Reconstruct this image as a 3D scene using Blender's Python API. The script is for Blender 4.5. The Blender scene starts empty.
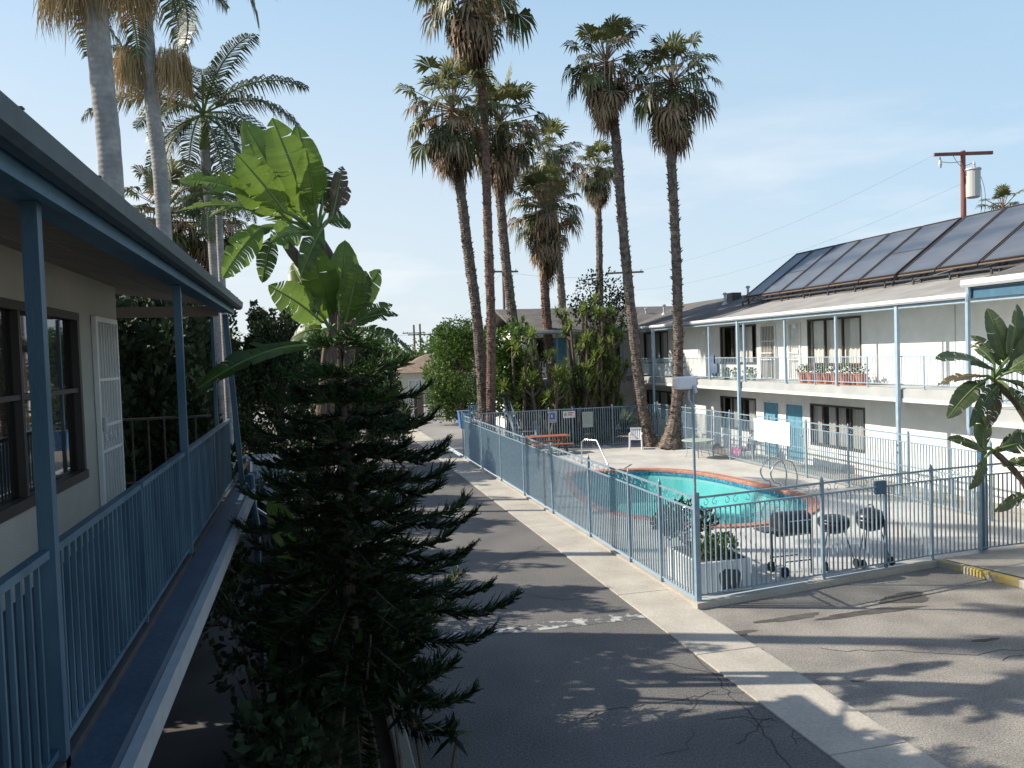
import bpy, math, random
import numpy as np
from mathutils import Vector, Matrix
R_ = math.radians
C = bpy.context.scene.collection
rnd = random.Random(7)

# ------------------------------------------------------------------ camera
FOC = 810.0; EYE = 4.4; YAW = R_(13.936); PITCH = R_(2.0965); ROLL = 0.033
_r = Vector((math.cos(YAW), -math.sin(YAW), 0))
_u = Vector((math.sin(YAW)*math.sin(PITCH), math.cos(YAW)*math.sin(PITCH), math.cos(PITCH)))
_f = Vector((math.sin(YAW)*math.cos(PITCH), math.cos(YAW)*math.cos(PITCH), -math.sin(PITCH)))
_c, _s = math.cos(ROLL), math.sin(ROLL)
CR = _r*_c - _u*_s; CU = _r*_s + _u*_c
def ray(px, py): return _f + CR*((px-512)/FOC) - CU*((py-384)/FOC)
def AX(px, py, x):
    d = ray(px, py); t = x/d.x; return Vector((x, d.y*t, EYE+d.z*t))
def AY(px, py, y):
    d = ray(px, py); t = y/d.y; return Vector((d.x*t, y, EYE+d.z*t))
def AZ(px, py, z=0.0):
    d = ray(px, py); t = (z-EYE)/d.z; return Vector((d.x*t, d.y*t, z))
cam = bpy.data.objects.new('camera', bpy.data.cameras.new('camera')); C.objects.link(cam)
cam.data.sensor_width = 36; cam.data.lens = 36*FOC/1024; cam.data.clip_end = 3000; cam.data.clip_start = 0.05
cam.matrix_world = Matrix(((CR.x, CU.x, -_f.x, 0), (CR.y, CU.y, -_f.y, 0), (CR.z, CU.z, -_f.z, EYE), (0, 0, 0, 1)))
bpy.context.scene.camera = cam

# ------------------------------------------------------------------ light
SAZ = R_(21.5); SEL = R_(36)
sc = bpy.context.scene
sc.view_settings.view_transform = 'Standard'; sc.view_settings.look = 'None'; sc.view_settings.gamma = 1
sc.view_settings.use_curve_mapping = False; sc.view_settings.exposure = 0.5
w = bpy.data.worlds.new('World'); sc.world = w; w.use_nodes = True
nt = w.node_tree; bg = nt.nodes['Background']; bg.inputs[1].default_value = 0.14
sky = nt.nodes.new('ShaderNodeTexSky'); sky.sky_type = 'NISHITA'; sky.sun_disc = False
sky.sun_elevation = SEL; sky.sun_rotation = R_(-68.5); sky.air_density = 1.0; sky.dust_density = 1.2; sky.ozone_density = 1.2
tc = nt.nodes.new('ShaderNodeTexCoord'); mp = nt.nodes.new('ShaderNodeMapping'); mp.inputs['Scale'].default_value = (1.3, 1.3, 6)
nz = nt.nodes.new('ShaderNodeTexNoise'); nz.inputs['Scale'].default_value = 2.2; nz.inputs['Detail'].default_value = 7; nz.inputs['Roughness'].default_value = .55
nt.links.new(tc.outputs['Generated'], mp.inputs[0]); nt.links.new(mp.outputs[0], nz.inputs['Vector'])
cr = nt.nodes.new('ShaderNodeValToRGB'); cr.color_ramp.elements[0].position = .5; cr.color_ramp.elements[1].position = .68
nt.links.new(nz.outputs['Fac'], cr.inputs[0])
sx = nt.nodes.new('ShaderNodeSeparateXYZ'); nt.links.new(tc.outputs['Generated'], sx.inputs[0])
mr = nt.nodes.new('ShaderNodeMapRange'); mr.inputs['From Min'].default_value = .34; mr.inputs['From Max'].default_value = .06
mr.inputs['To Min'].default_value = 0; mr.inputs['To Max'].default_value = .75
nt.links.new(sx.outputs['Z'], mr.inputs['Value'])
mu = nt.nodes.new('ShaderNodeMath'); mu.operation = 'MULTIPLY'
nt.links.new(cr.outputs[0], mu.inputs[0]); nt.links.new(mr.outputs[0], mu.inputs[1])
sdn = nt.nodes.new('ShaderNodeVectorMath'); sdn.operation = 'DOT_PRODUCT'; sdn.inputs[1].default_value = (-.8, .6, 0); nt.links.new(tc.outputs['Generated'], sdn.inputs[0])
az1 = nt.nodes.new('ShaderNodeMapRange'); az1.inputs['From Min'].default_value = -.3; az1.inputs['From Max'].default_value = .9; az1.inputs['To Min'].default_value = .22; az1.inputs['To Max'].default_value = 1
nt.links.new(sdn.outputs['Value'], az1.inputs['Value'])
el1 = nt.nodes.new('ShaderNodeMapRange'); el1.interpolation_type = 'SMOOTHSTEP'; el1.inputs['From Min'].default_value = .55; el1.inputs['From Max'].default_value = .0; el1.inputs['To Min'].default_value = 0; el1.inputs['To Max'].default_value = 1
nt.links.new(sx.outputs['Z'], el1.inputs['Value'])
whz = nt.nodes.new('ShaderNodeMath'); whz.operation = 'MULTIPLY'; nt.links.new(az1.outputs[0], whz.inputs[0]); nt.links.new(el1.outputs[0], whz.inputs[1])
hw = nt.nodes.new('ShaderNodeMixRGB'); hw.inputs[2].default_value = (4.3, 4.55, 4.7, 1); nt.links.new(whz.outputs[0], hw.inputs[0])
mx = nt.nodes.new('ShaderNodeMixRGB'); mx.inputs[2].default_value = (5.0, 5.15, 5.3, 1)
hz = nt.nodes.new('ShaderNodeMapRange'); hz.interpolation_type = 'SMOOTHSTEP'; hz.inputs['From Min'].default_value = .8; hz.inputs['From Max'].default_value = .3; hz.inputs['To Min'].default_value = 0; hz.inputs['To Max'].default_value = .72
nt.links.new(sx.outputs['Z'], hz.inputs['Value']); hm = nt.nodes.new('ShaderNodeMixRGB'); hm.inputs[2].default_value = (2.15, 3.45, 4.6, 1)
nt.links.new(hz.outputs[0], hm.inputs[0]); nt.links.new(sky.outputs[0], hm.inputs[1])
nt.links.new(mu.outputs[0], mx.inputs[0]); nt.links.new(hm.outputs[0], hw.inputs[1]); nt.links.new(hw.outputs[0], mx.inputs[1]); nt.links.new(mx.outputs[0], bg.inputs[0])
sl = bpy.data.lights.new('sun', 'SUN'); sl.energy = 5.0; sl.angle = R_(.5); sl.color = (1, .91, .78)
so = bpy.data.objects.new('sun', sl); C.objects.link(so)
sd = Vector((math.cos(SAZ)*math.cos(SEL), -math.sin(SAZ)*math.cos(SEL), -math.sin(SEL)))
so.rotation_euler = sd.to_track_quat('-Z', 'Y').to_euler(); so.location = (-20, 8, 30)

# ------------------------------------------------------------------ materials
M = {}
def mat(key, col, rough=.7, col2=None, scale=3, metal=0, bump=0, bscale=None, detail=5, spec=.4, contrast=(.35, .65), stretch=None,
        var=False, trans=0, tcol=None, wave=None, coat=0, spots=None):
    m = bpy.data.materials.new(key); m.use_nodes = True; n = m.node_tree; p = n.nodes['Principled BSDF']
    p.inputs['Roughness'].default_value = rough; p.inputs['Metallic'].default_value = metal
    p.inputs['Specular IOR Level'].default_value = spec; p.inputs['Base Color'].default_value = (*col, 1)
    p.inputs['Coat Weight'].default_value = coat
    t = n.nodes.new('ShaderNodeTexCoord'); vec = t.outputs['Object']
    if stretch:
        q = n.nodes.new('ShaderNodeMapping'); q.inputs['Scale'].default_value = stretch; n.links.new(vec, q.inputs[0]); vec = q.outputs[0]
    out = None
    if col2:
        a = n.nodes.new('ShaderNodeTexNoise'); a.inputs['Scale'].default_value = scale; a.inputs['Detail'].default_value = detail
        n.links.new(vec, a.inputs['Vector'])
        r = n.nodes.new('ShaderNodeValToRGB'); r.color_ramp.elements[0].position = contrast[0]; r.color_ramp.elements[1].position = contrast[1]
        r.color_ramp.elements[0].color = (*col, 1); r.color_ramp.elements[1].color = (*col2, 1)
        if var:
            at = n.nodes.new('ShaderNodeAttribute'); at.attribute_name = 'var'; n.links.new(at.outputs['Fac'], r.inputs[0])
            r.color_ramp.elements[0].position = 0; r.color_ramp.elements[1].position = 1
        else: n.links.new(a.outputs['Fac'], r.inputs[0])
        out = r.outputs[0]
        if spots:      # fine grain on top of the broad variation
            b = n.nodes.new('ShaderNodeTexNoise'); b.inputs['Scale'].default_value = spots[0]; b.inputs['Detail'].default_value = 3
            n.links.new(t.outputs['Object'], b.inputs['Vector'])
            rr = n.nodes.new('ShaderNodeMapRange'); rr.inputs['To Min'].default_value = 1-spots[1]; rr.inputs['To Max'].default_value = 1+spots[1]
            rr.inputs['From Min'].default_value = .3; rr.inputs['From Max'].default_value = .7
            n.links.new(b.outputs['Fac'], rr.inputs[0])
            mm = n.nodes.new('ShaderNodeMixRGB'); mm.blend_type = 'MULTIPLY'; mm.inputs[0].default_value = 1
            n.links.new(out, mm.inputs[1]); n.links.new(rr.outputs[0], mm.inputs[2]); out = mm.outputs[0]
        n.links.new(out, p.inputs['Base Color'])
    if bump:
        b = n.nodes.new('ShaderNodeTexNoise'); b.inputs['Scale'].default_value = bscale or scale*6; b.inputs['Detail'].default_value = 5
        n.links.new(vec, b.inputs['Vector']); bb = n.nodes.new('ShaderNodeBump'); bb.inputs['Strength'].default_value = bump; bb.inputs['Distance'].default_value = .02
        h = b.outputs['Fac']
        if wave:
            wv = n.nodes.new('ShaderNodeTexWave'); wv.bands_direction = wave[0]; wv.inputs['Scale'].default_value = wave[1]; wv.inputs['Distortion'].default_value = wave[2]
            n.links.new(t.outputs['Object'], wv.inputs['Vector']); h = wv.outputs['Fac']; bb.inputs['Distance'].default_value = .04
        n.links.new(h, bb.inputs['Height']); n.links.new(bb.outputs[0], p.inputs['Normal'])
    if trans:
        tr = n.nodes.new('ShaderNodeBsdfTranslucent')
        if out and not tcol: n.links.new(out, tr.inputs[0])
        else: tr.inputs[0].default_value = (*(tcol or col), 1)
        ms = n.nodes.new('ShaderNodeMixShader'); ms.inputs[0].default_value = trans
        n.links.new(p.outputs[0], ms.inputs[1]); n.links.new(tr.outputs[0], ms.inputs[2])
        n.links.new(ms.outputs[0], n.nodes['Material Output'].inputs[0])
    M[key] = m; return m

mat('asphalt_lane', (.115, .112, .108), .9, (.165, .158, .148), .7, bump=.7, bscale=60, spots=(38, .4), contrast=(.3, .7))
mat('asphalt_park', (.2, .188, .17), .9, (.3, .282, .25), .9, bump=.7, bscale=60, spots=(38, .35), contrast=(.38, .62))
mat('asphalt_far', (.2, .19, .18), .9, (.26, .25, .24), .3)
mat('concrete', (.37, .34, .29), .85, (.46, .43, .37), 1.1, bump=.25, bscale=40, spots=(30, .12))
mat('deck', (.4, .39, .36), .85, (.52, .51, .48), .8, bump=.2, bscale=40, spots=(25, .12))
mat('soil', (.07, .055, .04), .95, (.12, .1, .07), 3, bump=.8, bscale=20)
mat('ground', (.17, .15, .12), .95, (.1, .12, .06), .05, bump=.3)
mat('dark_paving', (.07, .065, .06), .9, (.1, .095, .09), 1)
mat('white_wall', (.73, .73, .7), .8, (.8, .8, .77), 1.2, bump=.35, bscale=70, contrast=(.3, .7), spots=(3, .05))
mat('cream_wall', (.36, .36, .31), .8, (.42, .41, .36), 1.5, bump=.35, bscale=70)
mat('slab_grey', (.36, .38, .38), .8, (.44, .45, .44), 1.5, bump=.2)
mat('white_paint', (.75, .75, .73), .5, (.68, .68, .66), 6)
mat('white_plastic', (.8, .8, .8), .4)
mat('blue_paint', (.075, .17, .25), .45, (.055, .13, .2), 5, bump=.1, bscale=60)
mat('blue_rail', (.035, .08, .125), .4, (.085, .155, .21), 4, bump=.12, bscale=80, stretch=(1, 1, .3))
mat('balcony_blue', (.03, .055, .095), .6, (.045, .08, .125), 2, bump=.2, bscale=30, spots=(20, .1))
mat('fence_blue', (.19, .28, .35), .4, (.25, .35, .42), 8, bump=.15, bscale=90)
mat('pale_blue', (.3, .41, .5), .45, (.36, .47, .56), 6)
mat('door_blue', (.1, .27, .38), .5, (.13, .32, .44), 4)
mat('ceiling', (.28, .24, .2), .8, (.36, .31, .26), 2, bump=.5, bscale=8, stretch=(1, 6, 1))
mat('shingle', (.1, .095, .09), .95, (.15, .14, .13), 1.2, bump=.5, bscale=50, spots=(30, .2))
mat('roll_roof', (.23, .22, .21), .9, (.31, .3, .285), 1, bump=.3, bscale=40, spots=(30, .12))
mat('grey_roof', (.16, .17, .18), .85, (.2, .21, .22), 2, bump=.3)
mat('gutter_white', (.66, .68, .7), .4, (.58, .6, .63), 5)
mat('gutter_dark', (.03, .055, .07), .45, (.05, .08, .1), 8)
mat('solar', (.06, .075, .1), .35, (.13, .14, .16), 1.1, bump=.05, contrast=(.35, .65), spec=.5, stretch=(1, .3, 1))
mat('black_metal', (.02, .02, .022), .45)
mat('dark_metal', (.05, .05, .055), .5, (.08, .07, .065), 8)
mat('grill_black', (.018, .018, .022), .35, (.035, .035, .04), 8)
mat('chrome', (.6, .62, .64), .25, metal=1)
mat('galv', (.5, .52, .54), .45, metal=.4)
mat('frame_dark', (.055, .045, .04), .5)
mat('frame_alu', (.3, .3, .29), .4, metal=.5)
mat('room', (.16, .14, .12), .9)
mat('curtain', (.8, .78, .72), .9, (.86, .84, .78), 2, stretch=(6, 6, .4))
mat('curtain_grey', (.5, .49, .46), .9, (.6, .58, .54), 2, stretch=(6, 6, .4))
mat('coping', (.34, .15, .1), .8, (.45, .22, .16), 5, bump=.3, bscale=40)
mat('pool_plaster', (.12, .44, .45), .6, (.2, .54, .54), 1)
mat('tile_blue', (.03, .16, .28), .3, (.1, .3, .42), 14, contrast=(.45, .55))
mat('pole_red', (.2, .075, .06), .8, (.27, .11, .085), 6, bump=.4, stretch=(4, 4, .4))
mat('pole_brown', (.13, .09, .07), .85, (.18, .13, .1), 5)
mat('porcelain', (.5, .5, .48), .4)
mat('palm_bark', (.075, .06, .05), .95, (.19, .15, .125), 5, bump=.5, wave=('Z', 3.2, 9), contrast=(.35, .6), spots=(16, .3))
mat('palm_red', (.08, .05, .04), .95, (.2, .125, .095), 5, bump=.5, wave=('Z', 3.2, 9), contrast=(.35, .6), spots=(16, .3))
mat('king_bark', (.24, .235, .23), .85, (.34, .325, .31), 4, bump=.12, wave=('Z', 3.4, .8), spots=(10, .15))
mat('bark', (.1, .075, .055), .95, (.17, .13, .1), 8, bump=.8, bscale=30, stretch=(3, 3, .6))
mat('fan_green', (.045, .06, .02), .5, (.2, .21, .07), 5, var=True, trans=.25, spec=.5)
mat('fan_dry', (.16, .1, .06), .8, (.46, .35, .23), 5, var=True, trans=.2)
mat('king_leaf', (.035, .05, .022), .45, (.14, .16, .08), 5, var=True, trans=.2, spec=.5)
mat('king_fruit', (.34, .23, .1), .8, (.6, .47, .27), 5, var=True, trans=.15)
mat('strel_leaf', (.05, .09, .02), .38, (.19, .29, .045), 2, var=True, trans=.5, spec=.45)
mat('strel_dark', (.045, .07, .03), .42, (.16, .2, .08), 2, var=True, trans=.25, spec=.5)
mat('strel_dry', (.1, .075, .05), .7, (.2, .16, .11), 4, var=True, trans=.15)
mat('strel_stem', (.1, .17, .04), .5, (.16, .2, .07), 5)
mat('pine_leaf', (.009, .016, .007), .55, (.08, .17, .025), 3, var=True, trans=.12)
mat('juniper', (.016, .032, .012), .7, (.05, .075, .022), 3, var=True, trans=.12)
mat('tree_leaf', (.04, .085, .015), .55, (.12, .2, .04), 3, var=True, trans=.3)
mat('yucca_leaf', (.05, .1, .02), .45, (.3, .36, .09), 3, var=True, trans=.25)
mat('gloss_leaf', (.02, .045, .02), .18, (.08, .13, .06), 3, var=True, trans=.1, spec=.7)
mat('shrub_leaf', (.05, .1, .02), .5, (.2, .26, .07), 3, var=True, trans=.25)
mat('pink', (.65, .06, .25), .6, (.75, .25, .42), 9)
mat('red_flower', (.5, .05, .04), .6)
mat('terracotta', (.4, .15, .09), .8, (.48, .2, .13), 6)
mat('red_wood', (.3, .09, .06), .7, (.38, .14, .09), 6)
mat('clothes_blue', (.06, .09, .15), .9, (.12, .15, .22), 5)
mat('sign_blue', (.06, .17, .4), .5)
mat('sign_red', (.5, .06, .05), .5)
mat('sign_grey', (.36, .42, .36), .6)
mat('yellow_paint', (.5, .38, .1), .8, (.32, .3, .26), 5, contrast=(.4, .6))
mat('lane_paint', (.11, .11, .11), .85, (.42, .42, .4), 5, contrast=(.5, .6), spots=(40, .2))
mat('rubber', (.02, .02, .02), .8)
mat('car_silver', (.35, .37, .4), .3, metal=.5, coat=.8)
mat('car_blue', (.09, .13, .2), .3, metal=.4, coat=.8)
mat('car_white', (.6, .6, .6), .35, coat=.6)
mat('van_brown', (.1, .075, .06), .5, (.12, .09, .07), 3)
mat('tail_red', (.35, .02, .02), .3)
mat('house_tan', (.5, .46, .38), .8)
mat('roof_tan', (.2, .14, .1), .9, (.26, .19, .14), 2)
mat('brown_wall', (.16, .12, .09), .8)
mat('trim_grey', (.3, .33, .35), .6, (.36, .38, .4), 6)
mat('stone', (.25, .22, .18), .9, (.35, .32, .27), 4, bump=.6)
mat('wire', (.06, .06, .065), .6)

def glassmat(key, tint, base_refl, rough=.02):
    m = bpy.data.materials.new(key); m.use_nodes = True; n = m.node_tree; n.nodes.remove(n.nodes['Principled BSDF'])
    tr = n.nodes.new('ShaderNodeBsdfTransparent'); tr.inputs[0].default_value = (*tint, 1)
    gl = n.nodes.new('ShaderNodeBsdfGlossy'); gl.inputs['Roughness'].default_value = rough
    fr = n.nodes.new('ShaderNodeLayerWeight'); fr.inputs['Blend'].default_value = .5
    pw = n.nodes.new('ShaderNodeMath'); pw.operation = 'POWER'; pw.inputs[1].default_value = 4.5; n.links.new(fr.outputs['Facing'], pw.inputs[0])
    ml = n.nodes.new('ShaderNodeMath'); ml.operation = 'MULTIPLY_ADD'; ml.inputs[1].default_value = base_refl[1]; ml.inputs[2].default_value = base_refl[0]; n.links.new(pw.outputs[0], ml.inputs[0])
    ms = n.nodes.new('ShaderNodeMixShader'); n.links.new(ml.outputs[0], ms.inputs[0]); n.links.new(tr.outputs[0], ms.inputs[1]); n.links.new(gl.outputs[0], ms.inputs[2])
    n.links.new(ms.outputs[0], n.nodes['Material Output'].inputs[0]); M[key] = m
    return n, gl, fr
glassmat('glass', (.85, .86, .86), (.05, .8))
glassmat('glass_dark', (.3, .32, .34), (.12, .8))
n, gl, fr = glassmat('water', (.75, .97, .96), (.03, .45), .02)
nzt = n.nodes.new('ShaderNodeTexNoise'); nzt.inputs['Scale'].default_value = 3; nzt.inputs['Detail'].default_value = 3
tco = n.nodes.new('ShaderNodeTexCoord'); n.links.new(tco.outputs['Object'], nzt.inputs['Vector'])
bb = n.nodes.new('ShaderNodeBump'); bb.inputs['Strength'].default_value = .12; bb.inputs['Distance'].default_value = .03
n.links.new(nzt.outputs['Fac'], bb.inputs['Height']); n.links.new(bb.outputs[0], gl.inputs['Normal']); n.links.new(bb.outputs[0], fr.inputs['Normal'])

# ------------------------------------------------------------------ mesh builder
WL = {}
class MB:
    def __init__(s): s.v = []; s.f = []; s.var = []; s.n = 0
    def add(s, vs, fs, var=None):
        b = s.n; s.v.extend(tuple(map(float, q)) for q in vs); s.n += len(vs)
        for f in fs: s.f.append(tuple(i+b for i in f))
        if var is None: s.var.extend([.5]*len(fs))
        elif isinstance(var, (int, float)): s.var.extend([float(var)]*len(fs))
        else: s.var.extend(var)
        return s
    def box(s, x0, x1, y0, y1, z0, z1):
        return s.add([(x0,y0,z0),(x1,y0,z0),(x1,y1,z0),(x0,y1,z0),(x0,y0,z1),(x1,y0,z1),(x1,y1,z1),(x0,y1,z1)],
                     [(0,3,2,1),(4,5,6,7),(0,1,5,4),(1,2,6,5),(2,3,7,6),(3,0,4,7)])
    def bar(s, a, b, w, h=None, up=(0,0,1)):
        a = Vector(a); b = Vector(b); h = h or w; d = (b-a).normalized(); up = Vector(up)
        if abs(d.dot(up)) > .98: up = Vector((1, 0, 0)) if abs(d.x) < .9 else Vector((0, 1, 0))
        x = d.cross(up).normalized(); y = x.cross(d).normalized()
        vs = [p + x*(i*w/2) + y*(j*h/2) for p in (a, b) for i, j in ((-1,-1),(1,-1),(1,1),(-1,1))]
        return s.add(vs, [(3,2,1,0),(4,5,6,7),(0,1,5,4),(1,2,6,5),(2,3,7,6),(3,0,4,7)])
    def tube(s, pts, rad, n=8, cap=True, jit=0, r=None):
        pts = [Vector(p) for p in pts]; k = len(pts)
        if not hasattr(rad, '__len__'): rad = [rad]*k
        vs = []; px = None
        for i, p in enumerate(pts):
            d = (pts[min(i+1, k-1)] - pts[max(i-1, 0)]).normalized()
            if px is None:
                ref = Vector((0, 0, 1)) if abs(d.z) < .9 else Vector((0, 1, 0)); px = d.cross(ref).normalized()
            else: px = (px - d*px.dot(d)).normalized()
            py = d.cross(px)
            for j in range(n):
                a = 2*math.pi*j/n; q = rad[i]*(1+(r.uniform(-jit, jit) if jit else 0))
                vs.append(p + px*(math.cos(a)*q) + py*(math.sin(a)*q))
        fs = [(i*n+j, i*n+(j+1) % n, (i+1)*n+(j+1) % n, (i+1)*n+j) for i in range(k-1) for j in range(n)]
        if cap: fs += [tuple(range(n-1, -1, -1)), tuple((k-1)*n+j for j in range(n))]
        return s.add(vs, fs)
    def lathe(s, c, prof, n=20):
        vs = [(c[0]+r*math.cos(2*math.pi*j/n), c[1]+r*math.sin(2*math.pi*j/n), c[2]+z) for r, z in prof for j in range(n)]
        k = len(prof); fs = [(i*n+j, i*n+(j+1) % n, (i+1)*n+(j+1) % n, (i+1)*n+j) for i in range(k-1) for j in range(n)]
        fs += [tuple(range(n-1, -1, -1)), tuple((k-1)*n+j for j in range(n))]
        return s.add(vs, fs)
    def poly(s, pts): return s.add(pts, [tuple(range(len(pts)))])
    def prism(s, pts, z0, z1):
        k = len(pts); vs = [(p[0], p[1], z0) for p in pts] + [(p[0], p[1], z1) for p in pts]
        return s.add(vs, [tuple(range(k-1, -1, -1)), tuple(range(k, 2*k))] + [(i, (i+1) % k, (i+1) % k+k, i+k) for i in range(k)])
    def extr(s, prof, axis, a, b):
        # prof: (u,v) outline extruded along axis from a to b ; axis 'y': (x,z), axis 'x': (y,z)
        k = len(prof); f = (lambda u, v, t: (u, t, v)) if axis == 'y' else (lambda u, v, t: (t, u, v))
        vs = [f(u, v, a) for u, v in prof] + [f(u, v, b) for u, v in prof]
        return s.add(vs, [tuple(range(k-1, -1, -1)), tuple(range(k, 2*k))] + [(i, (i+1) % k, (i+1) % k+k, i+k) for i in range(k)])
    def build(s, name, m, parent=None, smooth=False, hasvar=False, loc=None, bevel=0, fixn=False):
        off = Vector((0, 0, 0))
        if parent is not None: off = WL[parent.name]
        elif loc is not None: off = Vector(loc)
        V = np.array(s.v, dtype=np.float32) - np.array(off, dtype=np.float32)
        me = bpy.data.meshes.new(name); me.from_pydata(V.tolist(), [], s.f); me.materials.append(M[m] if isinstance(m, str) else m)
        if hasvar:
            at = me.attributes.new('var', 'FLOAT', 'FACE'); at.data.foreach_set('value', np.array(s.var, dtype=np.float32))
        if smooth: me.polygons.foreach_set('use_smooth', [True]*len(me.polygons))
        if fixn:
            import bmesh
            bm = bmesh.new(); bm.from_mesh(me); bmesh.ops.recalc_face_normals(bm, faces=bm.faces); bm.to_mesh(me); bm.free()
        me.update()
        o = bpy.data.objects.new(name, me); C.objects.link(o)
        if parent is not None: o.parent = parent; WL[o.name] = off
        else: o.location = off; WL[o.name] = off
        if bevel:
            b = o.modifiers.new('bevel', 'BEVEL'); b.width = bevel; b.segments = 2; b.limit_method = 'ANGLE'
        return o
def thing(name, label, cat, loc, group=None):
    o = bpy.data.objects.new(name, None); o.empty_display_size = .3; C.objects.link(o); o.location = loc
    o['label'] = label; o['category'] = cat
    if group: o['group'] = group
    WL[o.name] = Vector(loc); return o
def tag(o, label, cat, group=None):
    o['label'] = label; o['category'] = cat
    if group: o['group'] = group
    return o
def struct(o): o['kind'] = 'structure'; return o
def copy_tree(o, loc, label=None):
    c = o.copy(); C.objects.link(c); c.location = loc
    if label: c['label'] = label
    for ch in o.children:
        d = ch.copy(); C.objects.link(d); d.parent = c
        for g in ch.children:
            e = g.copy(); C.objects.link(e); e.parent = d
    return c

def bez(pts, n):
    out = []; k = len(pts)
    for i in range(k-1):
        p0 = pts[max(i-1, 0)]; p1 = pts[i]; p2 = pts[i+1]; p3 = pts[min(i+2, k-1)]
        for j in range(n):
            t = j/n; out.append(.5*((2*p1)+(-p0+p2)*t+(2*p0-5*p1+4*p2-p3)*t*t+(-p0+3*p1-3*p2+p3)*t**3))
    out.append(pts[-1]); return out

# ------------------------------------------------------------------ ground
POOLP = [(560,475),(580,504),(612,514),(640,518),(670,523),(701,527),(732,527.5),(762,525),(802,519),(821,508),(818,499),(792,490),(747,480),(714,473),(688,470),(662,468.3),(638,468),(607,470),(575,471)]
def smooth_loop(pts, n):
    out = []; k = len(pts)
    for i in range(k):
        p0, p1, p2, p3 = pts[i-1], pts[i], pts[(i+1) % k], pts[(i+2) % k]
        for j in range(n):
            t = j/n
            out.append(tuple(.5*((2*p1[a])+(-p0[a]+p2[a])*t+(2*p0[a]-5*p1[a]+4*p2[a]-p3[a])*t*t+(-p0[a]+3*p1[a]-3*p2[a]+p3[a])*t**3) for a in (0, 1)))
    return out
pl = [tuple(AZ(x, y, .13))[:2] for x, y in POOLP]
pl = smooth_loop(pl, 4)
# smooth the traced outline a little
for _ in range(6): pl = [((pl[i-1][0]+2*pl[i][0]+pl[(i+1) % len(pl)][0])/4, (pl[i-1][1]+2*pl[i][1]+pl[(i+1) % len(pl)][1])/4) for i in range(len(pl))]
pcx = sum(p[0] for p in pl)/len(pl); pcy = sum(p[1] for p in pl)/len(pl)
def offset(pts, d):
    out = []
    k = len(pts)
    area = sum(pts[i][0]*pts[(i+1) % k][1]-pts[(i+1) % k][0]*pts[i][1] for i in range(k)); sg = 1 if area > 0 else -1
    for i in range(k):
        tx = pts[(i+1) % k][0]-pts[i-1][0]; ty = pts[(i+1) % k][1]-pts[i-1][1]; l = math.hypot(tx, ty)
        out.append((pts[i][0]-sg*ty/l*d, pts[i][1]+sg*tx/l*d))
    return out
inner = offset(pl, .42)

def sheet(name, x0, x1, y0, y1, z, m):
    b = MB(); b.poly([(x0, y0, z), (x1, y0, z), (x1, y1, z), (x0, y1, z)]); return struct(b.build(name, m))
def ring_fill(bd, outer, hole, z):
    # quad ring from hole loop to the rectangle 'outer' by angular matching
    x0, x1, y0, y1 = outer; k = len(hole); o = []
    for x, y in hole:
        dx, dy = x-pcx, y-pcy; t = 1e9
        if dx > 1e-6: t = min(t, (x1-pcx)/dx)
        if dx < -1e-6: t = min(t, (x0-pcx)/dx)
        if dy > 1e-6: t = min(t, (y1-pcy)/dy)
        if dy < -1e-6: t = min(t, (y0-pcy)/dy)
        o.append((pcx+dx*t, pcy+dy*t, z))
    return o
# base ground with a hole is awkward: split it in frames around the deck block
g = MB()
X0, X1, Y0, Y1 = 6.22, 17.5, 12.0, 40.0
for a in ((-900, X0, -300, 1500), (X1, 900, -300, 1500), (X0, X1, -300, Y0), (X0, X1, Y1, 1500)):
    g.poly([(a[0], a[2], -.012), (a[1], a[2], -.012), (a[1], a[3], -.012), (a[0], a[3], -.012)])
struct(g.build('ground', 'ground'))
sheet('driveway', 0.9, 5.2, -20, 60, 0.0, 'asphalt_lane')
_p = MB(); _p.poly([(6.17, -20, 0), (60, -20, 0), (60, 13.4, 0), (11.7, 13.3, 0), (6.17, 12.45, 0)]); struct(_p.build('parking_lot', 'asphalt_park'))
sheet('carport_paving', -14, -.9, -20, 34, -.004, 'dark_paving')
sheet('planter_bed', -.9, .9, -6, 34, .03, 'soil')
sheet('street', -150, 150, 60, 71, .0, 'asphalt_far')
sheet('far_pavement', -150, 150, 71, 73.5, .1, 'concrete')
sheet('forecourt', 5.2, 13, 40.2, 58, .0, 'asphalt_far')
st = MB()
ys = [-20+3.05*i for i in range(27)]
for a, b in zip(ys, ys[1:]):
    st.box(5.2, 6.17, a+.008, b-.008, -.05, .02)
struct(st.build('concrete_strip', 'concrete', bevel=.006))
k = MB(); k.box(.72, .9, -6, 34, -.05, .13); struct(k.build('planter_kerb', 'concrete', bevel=.02))
# deck (raised 0.1) with the pool hole
d = MB(); hole = pl; out = ring_fill(d, (6.3, 15.9, 13.35, 35.6), hole, .1)
kk = len(hole)
d.add([(x, y, .1) for x, y in hole]+out, [(i, (i+1) % kk, (i+1) % kk+kk, i+kk) for i in range(kk)])
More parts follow.
